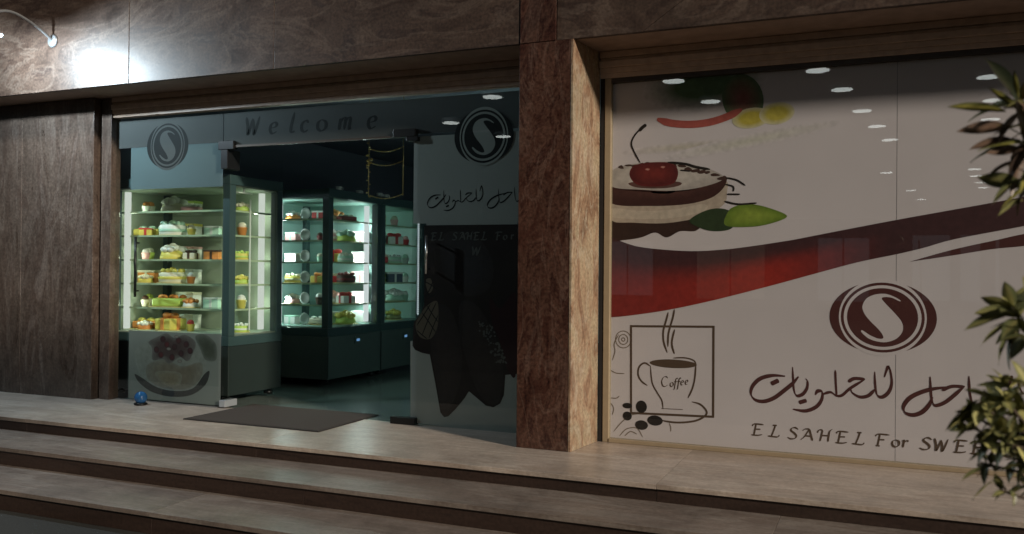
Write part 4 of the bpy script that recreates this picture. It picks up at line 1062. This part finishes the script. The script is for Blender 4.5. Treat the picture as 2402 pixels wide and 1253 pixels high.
def rosette(u, v, y, n, l0, l1, kinds, stem_z, spread=1.0, bias=(-.35, -.15, .15)):
    y *= K; l0 *= K; l1 *= K; c = atY(u, v, y); stem_z = CAMZ + (stem_z - CAMZ) * K
    mid = Vector((BX * .5 + c.x * .5, BY * .5 + c.y * .5, min(c.z, stem_z) - .015))
    pts = smooth([Vector((BX - .03, BY, stem_z)), mid, c], 6)
    MB().tube([SL(p) for p in pts], [.0055 - .003 * k / (len(pts) - 1) for k in range(len(pts))], 6).build('branch', 'bark', sh)
    ax = (c - mid).normalized()
    n = max(6, int(n * .8))
    for k in range(n):
        g = k * 2.39996; zz = 1 - 1.75 * (k + .5) / n * spread
        e1 = ax.orthogonal().normalized(); e2 = ax.cross(e1)
        rr = math.sqrt(max(0, 1 - zz * zz))
        d = ax * zz * .75 + (e1 * math.cos(g) + e2 * math.sin(g)) * rr + Vector(bias)
        d = (d + Vector((random.uniform(-.2, .2), random.uniform(-.2, .2), random.uniform(-.2, .2)))).normalized()
        b = c - ax * random.uniform(0, .03)
        leaf(b, b + d * random.uniform(l0, l1), random.choice(kinds), random.uniform(-.7, .7))
Yp = 5.06
for spec in [  # lower bush
    (2300, 945, 5.00, 13, .10, .16, ['yellow', 'green', 'green']), (2360, 900, 5.12, 13, .10, .16, ['yellow', 'green']), (2270, 1000, 5.08, 12, .09, .14, ['yellow', 'green']),
    (2335, 1010, 4.96, 13, .10, .15, ['green', 'dark', 'yellow']), (2400, 960, 5.02, 12, .10, .15, ['yellow', 'green', 'dark']), (2300, 1085, 5.05, 11, .08, .13, ['dark', 'green']),
    (2375, 1075, 5.1, 12, .09, .14, ['green', 'yellow', 'dark']), (2345, 1150, 5.0, 9, .06, .11, ['dark', 'green']), (2400, 1140, 5.1, 9, .08, .12, ['dark', 'green']), (2420, 1030, 5.0, 10, .1, .15, ['green', 'yellow']), (2330, 960, 5.1, 12, .09, .14, ['yellow', 'yellow', 'green']), (2385, 1010, 5.05, 12, .1, .15, ['yellow', 'dark', 'green']), (2265, 960, 5.02, 10, .09, .13, ['yellow', 'green']), (2350, 930, 4.9, 13, .1, .15, ['yellow', 'green', 'yellow']), (2300, 1030, 4.95, 12, .09, .14, ['green', 'yellow']), (2410, 900, 5.0, 12, .11, .16, ['yellow', 'green']), (2360, 1040, 4.9, 12, .1, .14, ['yellow', 'green', 'dark']), (2400, 1090, 4.95, 11, .09, .14, ['green', 'dark'])]:
    rosette(*spec, .45)
for spec in [(2375, 735, 5.05, 14, .12, .20, ['dark', 'green', 'yellow']), (2405, 790, 5.0, 12, .12, .18, ['dark', 'green']), (2420, 700, 5.1, 10, .12, .18, ['green', 'dark'])]:
    rosette(*spec, .95)
for spec in [(2385, 235, 5.05, 13, .17, .27, ['long', 'green', 'red']), (2400, 330, 5.0, 14, .18, .28, ['red', 'red', 'long', 'dark']), (2395, 420, 5.08, 12, .14, .22, ['red', 'dark', 'long', 'green']), (2440, 280, 5.02, 8, .2, .3, ['long', 'red'])]:
    rosette(*spec, 1.9)
def L2(u0, v0, u1, v1, kind, roll=0.0, y0=5.03, y1=4.98): leaf(atY(u0, v0, y0 * K), atY(u1, v1, y1 * K), kind, roll)
L2(2360, 262, 2218, 230, 'long', .9); L2(2370, 300, 2234, 292, 'red', 1.0); L2(2380, 330, 2262, 330, 'red', .8); L2(2385, 380, 2298, 400, 'red', .6); L2(2395, 420, 2312, 470, 'dark', .7)
L2(2400, 350, 2300, 352, 'red', 1.2); L2(2390, 230, 2378, 160, 'long', .4); L2(2392, 260, 2320, 195, 'long', .9); L2(2395, 440, 2290, 405, 'green', .8)
L2(2370, 738, 2250, 758, 'dark', .7); L2(2372, 730, 2300, 690, 'yellow', .6); L2(2372, 735, 2280, 725, 'green', .9); L2(2385, 760, 2320, 845, 'dark', .7); L2(2390, 765, 2345, 858, 'dark', .4); L2(2380, 720, 2352, 655, 'dark', .9)
L2(2290, 965, 2210, 1005, 'yellow', .8); L2(2300, 940, 2232, 972, 'yellow', .5); L2(2345, 925, 2325, 900, 'yellow', .3); L2(2310, 1100, 2245, 1118, 'dark', .8)
L2(2300, 985, 2225, 1030, 'green', .6); L2(2310, 930, 2262, 905, 'green', .5); L2(2330, 1050, 2262, 1075, 'green', .7); L2(2372, 760, 2290, 800, 'green', .6); L2(2330, 1130, 2272, 1165, 'green', .5); L2(2400, 470, 2330, 500, 'green', .6)
